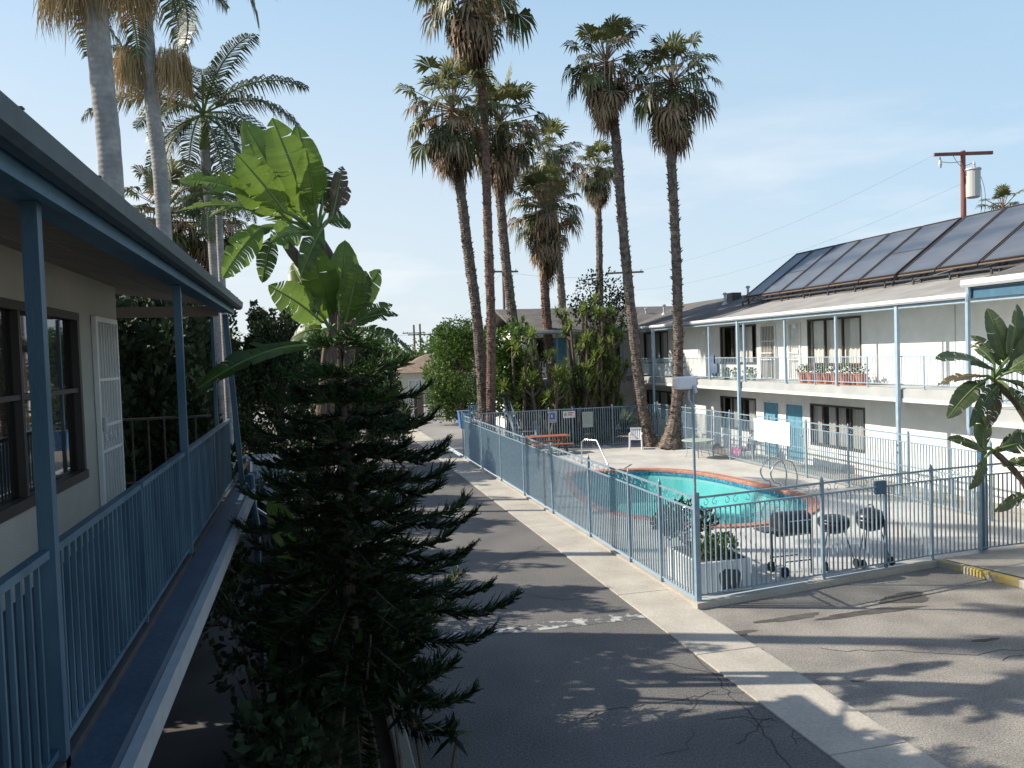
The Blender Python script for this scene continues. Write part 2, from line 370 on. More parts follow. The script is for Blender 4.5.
# corners that the radial fill cuts off
for cx_, cy_ in ((6.3, 13.35), (15.9, 13.35), (15.9, 35.6), (6.3, 35.6)):
    best = sorted(range(kk), key=lambda i: (out[i][0]-cx_)**2+(out[i][1]-cy_)**2)[:6]
    on_x = [out[i] for i in best if abs(out[i][0]-cx_) < 1e-4]; on_y = [out[i] for i in best if abs(out[i][1]-cy_) < 1e-4]
    if on_x and on_y:
        p = min(on_x, key=lambda q: abs(q[1]-cy_)); q = min(on_y, key=lambda r: abs(r[0]-cx_)); d.poly([p, (cx_, cy_, .1), q])
d.poly([(6.3, 12.6, .1), (11.67, 13.35, .1), (15.9, 13.35, .1), (6.3, 13.35, .1)])
struct(d.build('pool_deck', 'deck', fixn=True))
d2 = MB()
d2.bar((6.23, 12.42, .02), (6.23, 34.9, .02), .09, .08); d2.bar((6.14, 12.42, .035), (11.75, 13.26, .035), .14, .15); d2.bar((11.7, 13.27, .0355), (14.4, 13.43, .0355), .14, .15)
struct(d2.build('deck_kerb', 'concrete'))
w2 = MB(); w2.poly([(15.9, 13.35, .1), (17.3, 13.35, .1), (17.3, 40, .1), (15.9, 40, .1)]); w2.poly([(6.3, 35.6, .1), (15.9, 35.6, .1), (15.9, 41.4, .1), (6.3, 41.4, .1)])
struct(w2.build('walkway', 'concrete'))
wk = MB(); wk.poly([(11.85, 13.2, .13), (12.2, 11.47, .13), (12.6, 4, .13), (14.6, 4, .13), (14.6, 13.35, .13)]); struct(wk.build('wing_walkway', 'concrete'))
yk = MB(); yk.bar((11.72, 13.2, .065), (12.02, 11.6, .065), .16, .15); yk2 = MB(); yk2.bar((12.02, 11.597, .065), (12.5, 4, .065), .16, .15)
struct(yk.build('yellow_kerb', 'yellow_paint', bevel=.02)); struct(yk2.build('kerb', 'concrete', bevel=.02))
# pool
cp = MB(); prof = [(0, .1), (0, .145), (.28, .145), (.3, .12), (.3, .05)]
loops = [[(x, y, z) for x, y in offset(pl, q)] for q, z in prof]
vs = [p for l in loops for p in l]; cp.add(vs, [(i*kk+j, i*kk+(j+1) % kk, (i+1)*kk+(j+1) % kk, (i+1)*kk+j) for i in range(len(prof)-1) for j in range(kk)])
struct(cp.build('pool_coping', 'coping', fixn=True))
i3 = offset(pl, .29); bs = MB()
bot = [(pcx+(x-pcx)*.93, pcy+(y-pcy)*.93, -.75-.25*max(0, min(1, (y-19)/8))) for x, y in i3]
bs.add([(x, y, -.1) for x, y in i3]+bot, [(i, (i+1) % kk, (i+1) % kk+kk, i+kk) for i in range(kk)]); bs.add(bot, [tuple(range(kk))])
struct(bs.build('pool_basin', 'pool_plaster', fixn=True))
tb = MB(); tb.add([(x, y, .06) for x, y in offset(pl, .285)]+[(x, y, -.1) for x, y in offset(pl, .285)], [(i, (i+1) % kk, (i+1) % kk+kk, i+kk) for i in range(kk)])
struct(tb.build('pool_tile_band', 'tile_blue'))
# entry steps in the shallow corner
spt = MB()
for q in range(3):
    c0 = Vector((12.2, 19.6)); r0 = 1.5-.4*q
    ar = [(c0.x+r0*math.cos(a), c0.y+r0*math.sin(a)) for a in [R_(-150+t*20) for t in range(19)]]
    spt.prism(ar[:-1], -.8, -.6+.18*q)
struct(spt.build('pool_steps', 'pool_plaster'))
wt = MB(); wt.add([(x, y, -.02) for x, y in offset(pl, .28)], [tuple(range(kk))]); struct(wt.build('pool_water', 'water'))
# worn paint line across the lane
lp = MB(); lp.poly([(1.3, 12.32, .004), (5.18, 12.25, .004), (5.18, 12.6, .004), (1.3, 12.66, .004)]); struct(lp.build('painted_line', 'lane_paint'))
# asphalt patches, cracks and oil stains as thin sheets
mat('stain', (.06, .055, .05), .8, (.1, .095, .085), 3); mat('crack', (.06, .058, .055), .95)
def blob(cx, cy, rx, ry, z, seed, n=26):
    r = random.Random(seed); ph = [r.uniform(0, 6.28) for _ in range(4)]
    out = []
    for i in range(n):
        a = 2*math.pi*i/n; q = 1+.22*math.sin(2*a+ph[0])+.16*math.sin(3*a+ph[1])+.1*math.sin(5*a+ph[2])+.07*math.sin(9*a+ph[3])
        out.append((cx+rx*q*math.cos(a), cy+ry*q*math.sin(a), z))
    return out
sb = MB()
for i, (px, py, rx, ry) in enumerate([(905, 598, .55, .22), (790, 618, .5, .12), (735, 634, .35, .1), (870, 612, .8, .14), (860, 680, .12, .05), (812, 716, .1, .05), (760, 650, .07, .03), (985, 640, .2, .06)]):
    p = AZ(px, py, .004); sb.poly(blob(p.x, p.y, rx, ry, .004, i))
struct(sb.build('oil_stains', 'stain'))
ck = MB(); r = random.Random(3)
def crack(x, y, dx, dy, n, wd):
    pts = [(x, y)]
    for _ in range(n):
        x += dx+r.uniform(-.09, .09); y += dy+r.uniform(-.09, .09); pts.append((x, y))
    for a, b in zip(pts, pts[1:]):
        l = math.hypot(b[0]-a[0], b[1]-a[1]); nx, ny = -(b[1]-a[1])/l*wd, (b[0]-a[0])/l*wd
        ck.poly([(a[0]-nx, a[1]-ny, .005), (b[0]-nx, b[1]-ny, .005), (b[0]+nx, b[1]+ny, .005), (a[0]+nx, a[1]+ny, .005)])
crack(4.6, 6, .01, .17, 30, .008); crack(4.2, 10.8, .1, -.1, 9, .006); crack(4.9, 13, -.12, .12, 14, .006); crack(3.1, 9.2, .14, .02, 13, .006)
crack(3.4, 16, .1, .14, 15, .007); crack(7, 10.2, .16, -.06, 26, .006); crack(4.4, 8, .12, .05, 6, .006); crack(4.5, 8.6, .1, -.06, 6, .006); crack(9, 9, .14, .05, 24, .006)
for _ in range(7):
    q = r.uniform(4, 5.1); crack(q, r.uniform(6.6, 9.8), r.uniform(-.1, .1), r.uniform(-.1, .1), 5, .004)
struct(ck.build('asphalt_cracks', 'crack'))

# ------------------------------------------------------------------ wall with openings
def wall_open(b, axis, c, t, u0, u1, z0, z1, ops):
    """wall in plane axis=c (front) .. c+t (back); openings (u0,u1,z0,z1)"""
    us = sorted(set([u0, u1]+[o[0] for o in ops]+[o[1] for o in ops])); zs = sorted(set([z0, z1]+[o[2] for o in ops]+[o[3] for o in ops]))
    P = (lambda u, z, d: (c+d, u, z)) if axis == 'x' else (lambda u, z, d: (u, c+d, z))
    for i in range(len(us)-1):
        for j in range(len(zs)-1):
            um = (us[i]+us[i+1])/2; zm = (zs[j]+zs[j+1])/2
            if any(o[0] < um < o[1] and o[2] < zm < o[3] for o in ops): continue
            for dd in (0, t): b.poly([P(us[i], zs[j], dd), P(us[i+1], zs[j], dd), P(us[i+1], zs[j+1], dd), P(us[i], zs[j+1], dd)])
    for a0, a1, b0, b1 in ops:
        b.poly([P(a0, b0, 0), P(a0, b1, 0), P(a0, b1, t), P(a0, b0, t)]); b.poly([P(a1, b0, 0), P(a1, b1, 0), P(a1, b1, t), P(a1, b0, t)])
        b.poly([P(a0, b1, 0), P(a1, b1, 0), P(a1, b1, t), P(a0, b1, t)]); b.poly([P(a0, b0, 0), P(a1, b0, 0), P(a1, b0, t), P(a0, b0, t)])
    for a in (u0, u1): b.poly([P(a, z0, 0), P(a, z1, 0), P(a, z1, t), P(a, z0, t)])
    for a in (z0, z1): b.poly([P(u0, a, 0), P(u1, a, 0), P(u1, a, t), P(u0, a, t)])
def window(parent, axis, c, sgn, u0, u1, z0, z1, nm=2, frame='frame_dark', curtain='curtain', cov=((0, 1),), trans=None, glass='glass', seed=0):
    """window in opening; c = plane of the wall front, sgn=+1 interior toward +axis"""
    P = (lambda u, d, z: (c+sgn*d, u, z)) if axis == 'x' else (lambda u, d, z: (u, c+sgn*d, z))
    f = MB(); t = .05
    def bx(ua, ub, da, db, za, zb):
        a = P(ua, da, za); b_ = P(ub, db, zb); f.box(min(a[0], b_[0]), max(a[0], b_[0]), min(a[1], b_[1]), max(a[1], b_[1]), za, zb)
    bx(u0-.02, u1+.02, -.015, .09, z1-t, z1+.02); bx(u0-.02, u1+.02, -.03, .09, z0-.03, z0+t)
    bx(u0-.02, u0+t, -.013, .088, z0+t+.002, z1-t-.002); bx(u1-t, u1+.02, -.013, .088, z0+t+.002, z1-t-.002)
    for i in range(1, nm): um = u0+(u1-u0)*i/nm; bx(um-.025, um+.025, -.005, .08, z0+t+.002, z1-t-.002)
    if trans: bx(u0+t+.001, u1-t-.001, .005, .07, trans-.02, trans+.02)
    wobj = f.build('window', frame, parent)
    g = MB(); a = P(u0+t, .05, z0+t); b_ = P(u1-t, .05, z1-t)
    if axis == 'x': g.poly([(a[0], u0+t, z0+t), (a[0], u1-t, z0+t), (a[0], u1-t, z1-t), (a[0], u0+t, z1-t)])
    else: g.poly([(u0+t, a[1], z0+t), (u1-t, a[1], z0+t), (u1-t, a[1], z1-t), (u0+t, a[1], z1-t)])
    g.build('pane', glass, wobj)
    r = random.Random(seed)
    for ca, cb in cov:
        cm = MB(); n = max(6, int((cb-ca)*(u1-u0)/.045)); pts = []
        for i in range(n+1):
            u = u0+(u1-u0)*(ca+(cb-ca)*i/n); dd = .17+.035*math.sin(i*1.25+r.uniform(-.4, .4))+r.uniform(-.008, .008); pts.append((u, dd))
        vs = [P(u, dd, z0-.05) for u, dd in pts]+[P(u, dd, z1+.03) for u, dd in pts]
        cm.add(vs, [(i, i+1, i+n+2, i+n+1) for i in range(n)]); cm.build('curtain', curtain, wobj, smooth=True)
    return wobj
def grille(parent, axis, c, sgn, u0, u1, z0, z1, m='white_paint', name='security_door', ins='room'):
    P = (lambda u, d: (c+sgn*d, u)) if axis == 'x' else (lambda u, d: (u, c+sgn*d))
    b = MB()
    def bx(ua, ub, da, db, za, zb):
        a = P(ua, da); q = P(ub, db); b.box(min(a[0], q[0]), max(a[0], q[0]), min(a[1], q[1]), max(a[1], q[1]), za, zb)
    bx(u0, u0+.05, -.05, -.01, z0, z1); bx(u1-.05, u1, -.05, -.01, z0, z1); bx(u0+.051, u1-.051, -.049, -.011, z1-.05, z1); bx(u0+.051, u1-.051, -.049, -.011, z0, z0+.06)
    for q in (.36, .48, .7): zz = z0+(z1-z0)*q; bx(u0+.051, u1-.051, -.047, -.013, zz-.015, zz+.015)
    n = int((u1-u0)/.105)
    for i in range(1, n): u = u0+(u1-u0)*i/n; bx(u-.009, u+.009, -.04, -.022, z0+.061, z1-.051)
    # scroll ornament in the middle band
    zz0 = z0+(z1-z0)*.42
    for i in range(4):
        uc = u0+(u1-u0)*(.2+.2*i)
        pts = []
        for a in range(0, 13):
            an = a/12*5.2; rr = .05*(1-a/18); q = P(uc+rr*math.cos(an)*(1 if i % 2 else -1), -.055); pts.append((q[0], q[1], zz0+rr*math.sin(an)))
        b.tube(pts, .008, 4)
    d = b.build(name, m, parent)
    h = MB(); q = P(u0+.09, -.065); h.tube([(q[0], q[1], z0+.98), (q[0], q[1], z0+1.12)], .025, 6); q2 = P(u0+.16, -.07); h.tube([(q[0], q[1], z0+1.02), (q2[0], q2[1], z0+1.02)], .015, 6); h.build('handle', 'galv', d)
    e = MB(); a = P(u0, .06); q = P(u1, .1); e.box(min(a[0], q[0]), max(a[0], q[0]), min(a[1], q[1]), max(a[1], q[1]), z0, z1); e.build('inner_door', ins, d)
    return d
def railing_panel(b, a, c, ztop, zbot, sp=.11, bw=.016, rw=.045, mid=None):
    a = Vector((a[0], a[1], 0)); c = Vector((c[0], c[1], 0)); L = (c-a).length; d = (c-a)/L
    up = lambda p, z: (p.x, p.y, z)
    b.bar(up(a, ztop), up(c, ztop), rw, rw*.8); b.bar(up(a, zbot), up(c, zbot), rw*.75, rw*.7)
    if mid: b.bar(up(a, mid), up(c, mid), rw*.7, rw*.6)
    n = max(1, int(L/sp))
    for i in range(1, n):
        p = a+d*(L*i/n); b.bar(up(p, zbot+rw*.3), up(p, (mid if mid else ztop)-rw*.3), bw, bw)

# ------------------------------------------------------------------ left motel wing (where the camera stands)
LB = thing('motel_building', 'blue-trimmed motel wing with upstairs balcony close on the left', 'building', (-4, 4, 0))
YE = 11.35; FL = 2.76
b = MB(); b.box(-9, -.86, -6, YE+.3, 2.60, FL); b.build('balcony_floor', 'balcony_blue', LB)
b = MB(); b.box(-.858, -.80, -6, YE+.36, 2.56, 2.70); b.build('edge_trim', 'trim_grey', LB)
b = MB(); wall_open(b, 'x', -2.1, -.2, -6, 9.97, FL+.001, 5.6, [(3.6, 8.36, 3.4, 4.9), (8.85, 9.75, FL+.02, 4.9)])
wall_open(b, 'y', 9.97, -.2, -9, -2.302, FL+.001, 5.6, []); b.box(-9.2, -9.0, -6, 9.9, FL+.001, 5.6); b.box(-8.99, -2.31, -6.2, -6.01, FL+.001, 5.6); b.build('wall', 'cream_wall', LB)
b = MB(); b.box(-8.9, -2.32, -5.9, 9.7, FL+.002, FL+.01); b.build('room_floor', 'room', LB)
# underside of the roof, boarded, rising towards the wall
b = MB()
xs = [-.98-.3*i for i in range(28)]
for i, (a, c) in enumerate(zip(xs, xs[1:])):
    za = 5.12+.16*(-.98-a); zc = 5.12+.16*(-.98-c)
    b.add([(a, -6, za), (c+.012, -6, zc), (c+.012, YE, zc), (a, YE, za), (a, -6, za+.03), (c+.012, -6, zc+.03), (c+.012, YE, zc+.03), (a, YE, za+.03)],
          [(0,3,2,1),(4,5,6,7),(0,1,5,4),(1,2,6,5),(2,3,7,6),(3,0,4,7)])
b.build('ceiling', 'ceiling', LB)
b = MB(); b.extr([(-.93, 5.192), (-9.6, 5.19+.15*8.67), (-9.6, 5.24+.15*8.67), (-.93, 5.24)], 'y', -6.2, YE+.1)
rf = b.build('roof', 'grey_roof', LB)
b = MB(); b.box(-1.0, -.955, -6.2, YE+.08, 5.06, 5.19)
b.build('fascia', 'blue_paint', rf)
b = MB(); b.box(-1.13, -1.002, -6, YE, 5.075, 5.14); b.build('beam', 'blue_paint', LB)
b = MB(); b.box(-9.4, -1.14, YE-.14, YE-.02, 5.03, 5.16); b.build('beam', 'ceiling', LB)
# half-round style gutter with a lip
b = MB(); gp = [(-.952, 5.25), (-.952, 5.14), (-.93, 5.115), (-.88, 5.115), (-.85, 5.14), (-.84, 5.215), (-.855, 5.222), (-.862, 5.21), (-.868, 5.15), (-.885, 5.135), (-.925, 5.135), (-.935, 5.15), (-.935, 5.25)]
b.extr(gp, 'y', -6.2, YE+.12); b.build('gutter', 'gutter_dark', rf)
for i in range(15): y = -3+i*.98; b = MB(); b.bar((-.94, y, 5.226), (-.845, y, 5.228), .025, .006); b.build('gutter_hanger', 'dark_metal', rf)
for y in (-.9, 3.63, 7.3):
    b = MB(); b.box(-1.09, -1.03, y-.03, y+.03, FL, 5.073); b.build('post', 'blue_rail', LB)
b = MB(); b.bar((-1.06, YE-.06, 5.05), (-.93, YE+.1, 2.35), .065, .065); b.build('post', 'blue_rail', LB)
b = MB(); b.box(-1.25, -1.21, YE-.05, YE+.0, FL, 5.02); b.build('post', 'blue_rail', LB)
# ground floor supports and downspout
b = MB(); b.tube([(-.84, YE+.1, 2.9), (-.83, YE+.16, 2.5), (-.8, YE+.22, 2.2), (-.82, YE+.2, .1)], .045, 8); b.build('downspout', 'blue_paint', LB)
for y in (-.9, 3.6, 7.4, 11.2):
    b = MB(); b.box(-2.45, -2.33, y-.06, y+.06, 0, 2.599); b.build('post', 'blue_paint', LB)
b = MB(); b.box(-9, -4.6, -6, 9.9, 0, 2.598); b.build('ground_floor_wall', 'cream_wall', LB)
# balcony railing in panels
def lrail(y0, y1):
    b = MB(); railing_panel(b, (-1.065, y0), (-1.065, y1), 3.66, 2.85, .098, .018, .042); b.build('railing_panel', 'blue_rail', LB)
for y0, y1 in ((-5, -.95), (-.85, 1.45), (1.49, 3.58), (3.68, 5.4), (5.44, 7.25), (7.35, 9.3), (9.34, YE-.1)): lrail(y0, y1)
for y in (1.47, 5.42, 9.32):
    b = MB(); b.box(-1.085, -1.045, y-.015, y+.015, FL, 3.64); b.build('railing_post', 'blue_rail', LB)
b = MB(); b.box(-1.1, -1.03, -5, YE, FL+.001, FL+.045); b.build('kick_plate', 'dark_metal', LB)
b = MB(); railing_panel(b, (-8.8, YE-.03), (-1.3, YE-.03), 3.72, 2.9, .19, .018, .035); b.build('railing_panel', 'dark_metal', LB)
window(LB, 'x', -2.1, -1, 3.6, 8.36, 3.4, 4.9, nm=3, frame='frame_dark', curtain='curtain_grey', cov=((.9, 1), (0, .2)), trans=4.2, glass='glass_dark', seed=2)
b = MB()
for u in (6.1, 7.6): b.box(-2.19, -2.15, u-.03, u+.03, 3.46, 4.84)
b.build('window_sash', 'frame_alu', LB)
grille(LB, 'x', -2.1, -1, 8.83, 9.77, FL+.02, 4.92, ins='cream_wall')

# ------------------------------------------------------------------ right motel building
RB = thing('motel_building', 'white two-storey motel building beyond the swimming pool', 'building', (20, 27, 0))
XW = 17.25; XS = 16.1; XG = 16.0; YN = 13.66; YF = 41.5; YC = 40.0
up = [(37.9, 40.9, 3.7, 5.3), (29.55, 32.5, 3.7, 5.28), (28.1, 29.2, 3.12, 5.23), (26.45, 27.25, 3.12, 5.23), (23.1, 26.03, 3.68, 5.28)]
lo = [(37.6, 40.7, .85, 2.24), (29.68, 32.6, .9, 2.24), (28.0, 29.1, .12, 2.24), (26.4, 27.55, .12, 2.24), (22.98, 25.95, .8, 2.24)]
_k = XW/17.6
up = [(a*_k, c*_k, 4.4+(d-4.4)*_k if d > 3.2 else d, 4.4+(e-4.4)*_k) for a, c, d, e in up]; lo = [(a*_k, c*_k, max(.12, 4.4+(d-4.4)*_k) if d > .2 else d, 4.4+(e-4.4)*_k) for a, c, d, e in lo]
b = MB(); wall_open(b, 'x', XW, .2, 11.0, YF, .1, 5.75, up+lo)
b.box(26.3, 26.5, 2, 50, 0, 5.7)
b.build('wall', 'white_wall', RB)
b = MB(); b.box(XW+.2, 26.3, 11, YF+8, 2.75, 3.05); b.build('room_floor', 'room', RB)
b = MB(); b.box(XW+.2, 26.3, 27.8, 27.9, .1, 2.75); b.box(XW+.2, 26.3, 27.6, 27.7, 3.05, 5.7); b.box(XW+.2, 26.3, 33.5, 33.6, .1, 5.7); b.box(XW+3.5, XW+3.6, 20, 42, .1, 5.6); b.box(XW+.2, 26.3, 22, 22.1, .1, 5.7); b.build('inner_wall', 'room', RB)
# balcony slab, fascia strips
b = MB(); b.box(XS+.05, XW, 11.5, YC, 2.78, 3.08); b.build('balcony_floor', 'slab_grey', RB)
b = MB(); b.box(XS-.02, XS+.049, 12, YC-.2, 2.70, 2.80); b.build('edge_trim', 'white_paint', RB)
b = MB(); b.box(XS, XS+.049, 12, YC-.2, 2.802, 3.06); b.build('edge_trim', 'slab_grey', RB)
# roof
b = MB()
def rz(x): return 5.52+.27*(x-XG)
RX = 21.6
b.extr([(XG, 5.52), (RX, rz(RX)), (27.4, 5.5), (27.4, 5.38), (RX, rz(RX)-.14), (XG, 5.40)], 'y', 13.5, 44.4)
rr = b.build('roof', 'roll_roof', RB)
b = MB()
b.add([(16.01, 30.2, rz(16.01)+.004), (16.01, 40.5, rz(16.01)+.004), (20.9, 44.6, rz(20.9)+.004), (RX, 44.6, rz(RX)+.004), (RX, 30.2, rz(RX)+.004)], [(0, 4, 3, 2, 1)])
b.build('shingles', 'shingle', rr)
b = MB(); b.extr([(XG-.11, 5.56), (XG-.13, 5.47), (XG-.09, 5.42), (XG-.002, 5.42), (XG-.002, 5.54)], 'y', 14.6, 39.4); b.build('gutter', 'gutter_white', rr)
b = MB(); b.box(XG, XG+.05, 13.6, 39.5, 5.32, 5.398); b.build('fascia', 'pale_blue', rr)
b = MB(); b.box(XG+.052, XW, 13.6, YF, 5.37, 5.396); b.build('ceiling', 'white_wall', RB)
for i, p in enumerate([(725, 298), (748, 292), (646, 308), (664, 307)]):
    x = (19.5, 20.6, 18.6, 18.9)[i]; y = AX(p[0], p[1], x).y; z = rz(x) if x < RX else rz(2*RX-x)
    b = MB(); b.tube([(x, y, z-.05), (x, y, z+.45)], .06, 8); b.lathe((x, y, z+.45), [(.1, 0), (.11, .08), (.03, .12)], 10); b.lathe((x, y, z), [(.16, -.03), (.07, .1)], 10); b.build('vent_pipe', 'galv', rr, smooth=False)
b = MB(); y = AX(733, 298, 20.4).y; b.box(20.2, 20.7, y-.3, y+.3, rz(20.2)-.05, rz(20.2)+.42); b.build('roof_vent', 'dark_metal', rr, bevel=.02)
# posts
for px in (654, 709, 744, 785, 836):
    y = AX(px, 340, XS).y; b = MB(); b.box(XS-.035, XS+.035, y-.035, y+.035, 3.081, 5.4); b.build('post', 'pale_blue', RB)
y = AX(897, 345, XS-.1).y; b = MB(); b.box(XS-.14, XS-.04, y-.05, y+.05, .1, 5.41); b.box(XS-.02, XS+.03, y+.12, y+.17, 3.081, 5.4); b.build('post', 'pale_blue', RB)
for y in (36.2, 28.2):
    b = MB(); b.box(XS-.14, XS-.04, y-.05, y+.05, .1, 5.41); b.build('post', 'pale_blue', RB)
prev = 13.9
for y in (16.6, 18.6, 20.9, 23.5, 25.1, 27.9, 30.7, 33.4, 36.1, 39.9):
    b = MB(); railing_panel(b, (XS+.02, prev), (XS+.02, y), 3.98, 3.2, .12, .014, .035); b.bar((XS+.02, y, 3.08), (XS+.02, y, 3.98), .035, .035); b.build('railing_panel', 'pale_blue', RB); prev = y
cvs = [((0, .35), (.55, 1)), ((.05, .72),), ((0, .3), (.36, .68), (.76, 1))]
window(RB, 'x', XW, 1, *up[0], nm=3, cov=((.3, .8),), seed=1, curtain='curtain_grey')
window(RB, 'x', XW, 1, *up[1], nm=3, cov=((.2, .68),), seed=3)
window(RB, 'x', XW, 1, *up[4], nm=3, cov=((.03, .38), (.4, .985)), seed=4)
grille(RB, 'x', XW, 1, *up[2], ins='room'); grille(RB, 'x', XW, 1, *up[3], ins='white_paint')
window(RB, 'x', XW, 1, *lo[0], nm=2, cov=((.3, .8),), seed=5, curtain='curtain_grey')
window(RB, 'x', XW, 1, *lo[1], nm=3, cov=((.1, .3), (.55, .8)), seed=6, curtain='curtain_grey')
window(RB, 'x', XW, 1, *lo[4], nm=4, cov=((0, .3), (.4, .7), (.85, 1)), seed=7, curtain='curtain_grey')
for o in (lo[2], lo[3]):
    b = MB(); b.box(XW+.04, XW+.09, o[0]+.04, o[1]-.04, .14, 2.2)
    for q in (0, 1):
        for s_ in (.25, .62): u = o[0]+.15+q*(o[1]-o[0]-.3)/2; b.box(XW+.03, XW+.041, u+.03, u+(o[1]-o[0]-.3)/2-.03, .14+2*s_-.3, .14+2*s_+.35)
    dr = b.build('door', 'door_blue', RB); h = MB(); h.lathe((XW+.0, o[0]+.13, 1.1), [(.03, -.03), (.04, 0), (.03, .03)], 8); h.build('handle', 'chrome', dr)
    f = MB(); f.box(XW-.012, XW+.02, o[0]-.06, o[0]+.03, .12, 2.3); f.box(XW-.012, XW+.02, o[1]-.03, o[1]+.06, .12, 2.3); f.box(XW-.011, XW+.019, o[0]+.031, o[1]-.031, 2.2, 2.3); f.build('door_frame', 'white_paint', RB)
# wall light fixtures
for y in (26.2, 33.2): b = MB(); b.lathe((XW-.08, y, 5.0), [(.03, 0), (.08, .04), (.08, .14), (.03, .17)], 8); b.build('wall_lamp', 'white_plastic', RB)
# conduit seams on the blank wall
b = MB()
for y in (20.9, 18.7): b.box(XW-.012, XW-.001, y-.012, y+.012, 3.1, 5.36)
b.build('conduit', 'slab_grey', RB)

# near wing of the right building
b = MB(); wall_open(b, 'x', 14.55, .2, 3, 13.6, .13, 5.6, [(9.6, 12.6, 3.7, 5.1), (8.0, 10.8, .9, 2.2)])
b.box(14.751, 26, 13.45, 13.6, .1, 5.5); b.build('wing_wall', 'white_wall', RB)
b = MB(); b.box(13.12, 14.55, 3, YN-.05, 2.72, 3.0); b.box(14.55, 17.4, 13.2, YN-.051, 2.72, 3.0); b.build('wing_balcony_floor', 'slab_grey', RB)
b = MB(); b.box(13.06, 13.119, 3, YN, 2.66, 2.74); b.box(13.12, 17, YN-.049, YN, 2.66, 2.74); b.build('edge_trim', 'white_paint', RB)
b = MB(); b.extr([(13.0, 5.55), (19.4, 5.55+.27*6.4), (25.8, 5.5), (25.8, 5.4), (19.4, 5.41+.27*6.4), (13.0, 5.43)], 'y', 2, YN+.1); wr = b.build('wing_roof', 'shingle', RB)
b = MB(); b.extr([(12.89, 5.6), (12.87, 5.5), (12.9, 5.45), (12.998, 5.45), (12.998, 5.57)], 'y', 2, YN+.16); b.build('gutter', 'gutter_white', wr)
b = MB(); b.box(13.0, 13.06, 2, YN+.08, 5.22, 5.428); b.build('fascia', 'blue_paint', wr)
b = MB(); b.box(13.07, 14.6, 2, YN, 5.38, 5.42); b.build('ceiling', 'white_wall', RB)
window(RB, 'x', 14.55, 1, 9.6, 12.6, 3.7, 5.1, nm=3, cov=((.5, 1),), seed=9)
window(RB, 'x', 14.55, 1, 8.0, 10.8, .9, 2.2, nm=3, cov=((.5, 1),), seed=10)
b = MB(); railing_panel(b, (13.12, 3), (13.12, YN-.1), 3.9, 3.12, .12, .014, .035); railing_panel(b, (13.2, YN-.06), (16.1, YN-.06), 3.9, 3.12, .12, .014, .035); b.build('railing_panel', 'pale_blue', RB)
b = MB(); b.tube([(12.94, YN+.02, 5.45), (12.95, YN+.02, 5.32), (13.0, YN+.1, 5.16), (13.0, YN+.1, 2.6), (12.98, YN+.06, 2.45)], .05, 8); b.build('downspout', 'pale_blue', RB)
b = MB(); b.box(13.0, 13.11, YN-.19, YN-.08, .13, 2.655); b.build('post', 'blue_paint', RB)
b = MB(); b.box(13.13, 13.2, YN-.14, YN-.07, .13, 2.655); b.build('post', 'blue_paint', RB)
b = MB(); b.box(13.1, 13.17, 12.4, 12.47, 3.0, 5.22); b.build('post', 'pale_blue', RB)

# far cross wing (part of the same U-shaped block but a roof and front of its own)
CW = thing('motel_building', 'rear motel wing across the end of the pool court, mostly behind the yuccas', 'building', (13, 45, 0))
b = MB(); wall_open(b, 'y', YF, .2, 10.9, XW, .1, 5.75, [(11.2, 12.2, 3.7, 5.2), (12.5, 13.4, 3.12, 5.2), (14.2, 16.4, 3.7, 5.2), (11.2, 12.1, .9, 2.2), (12.4, 13.3, .12, 2.2), (14.2, 16.2, .9, 2.2)])
b.box(10.9, 11.1, YF+.201, 49.5, .1, 5.75); b.box(11.1, 26, 49.3, 49.5, 0, 5.7); b.build('wall', 'white_wall', CW)
b = MB(); b.box(11.11, 17.5, YF+3, YF+3.1, .1, 5.6); b.box(11.11, 17.5, YF+.21, 49.2, 2.75, 3.0); b.build('inner_wall', 'room', CW)
b = MB(); b.box(10.3, XS+.048, YC+.05, YF, 2.78, 3.08); b.build('balcony_floor', 'slab_grey', CW)
b = MB(); b.box(10.3, XS-.02, YC-.02, YC+.049, 2.70, 3.06); b.build('edge_trim', 'slab_grey', CW)
b = MB(); b.extr([(39.5, 5.52), (44.5, 6.95), (49.9, 5.5), (49.9, 5.38), (44.5, 6.8), (39.5, 5.4)], 'x', 10.2, 24); cr_ = b.build('roof', 'shingle', CW)
b = MB(); b.box(10.2, XG-.12, 39.38, 39.498, 5.42, 5.54); b.build('gutter', 'gutter_white', cr_)
b = MB(); b.box(10.3, 16.1, 39.6, YF, 5.36, 5.4); b.build('ceiling', 'white_wall', CW)
prev = 10.4
for x in (12.4, 14.4, 16.0):
    b = MB(); railing_panel(b, (prev, YC+.02), (x, YC+.02), 3.98, 3.2, .13, .015, .035); b.build('railing_panel', 'pale_blue', CW)
    q = MB(); q.box(x-.035, x+.035, YC-.01, YC+.06, 3.08, 5.4); q.build('post', 'pale_blue', CW); prev = x
window(CW, 'y', YF, 1, 11.2, 12.2, 3.7, 5.2, cov=((0, .5),), seed=11); window(CW, 'y', YF, 1, 14.2, 16.4, 3.7, 5.2, cov=((.2, .8),), seed=12)
window(CW, 'y', YF, 1, 11.2, 12.1, .9, 2.2, cov=((.3, .8),), seed=13); window(CW, 'y', YF, 1, 14.2, 16.2, .9, 2.2, cov=((.2, .8),), seed=14)
for z0, z1, u0, u1 in ((3.12, 5.18, 12.52, 13.38), (.12, 2.18, 12.42, 13.28)):
    b = MB(); b.box(u0, u1, YF+.05, YF+.1, z0, z1); b.build('door', 'door_blue', CW)
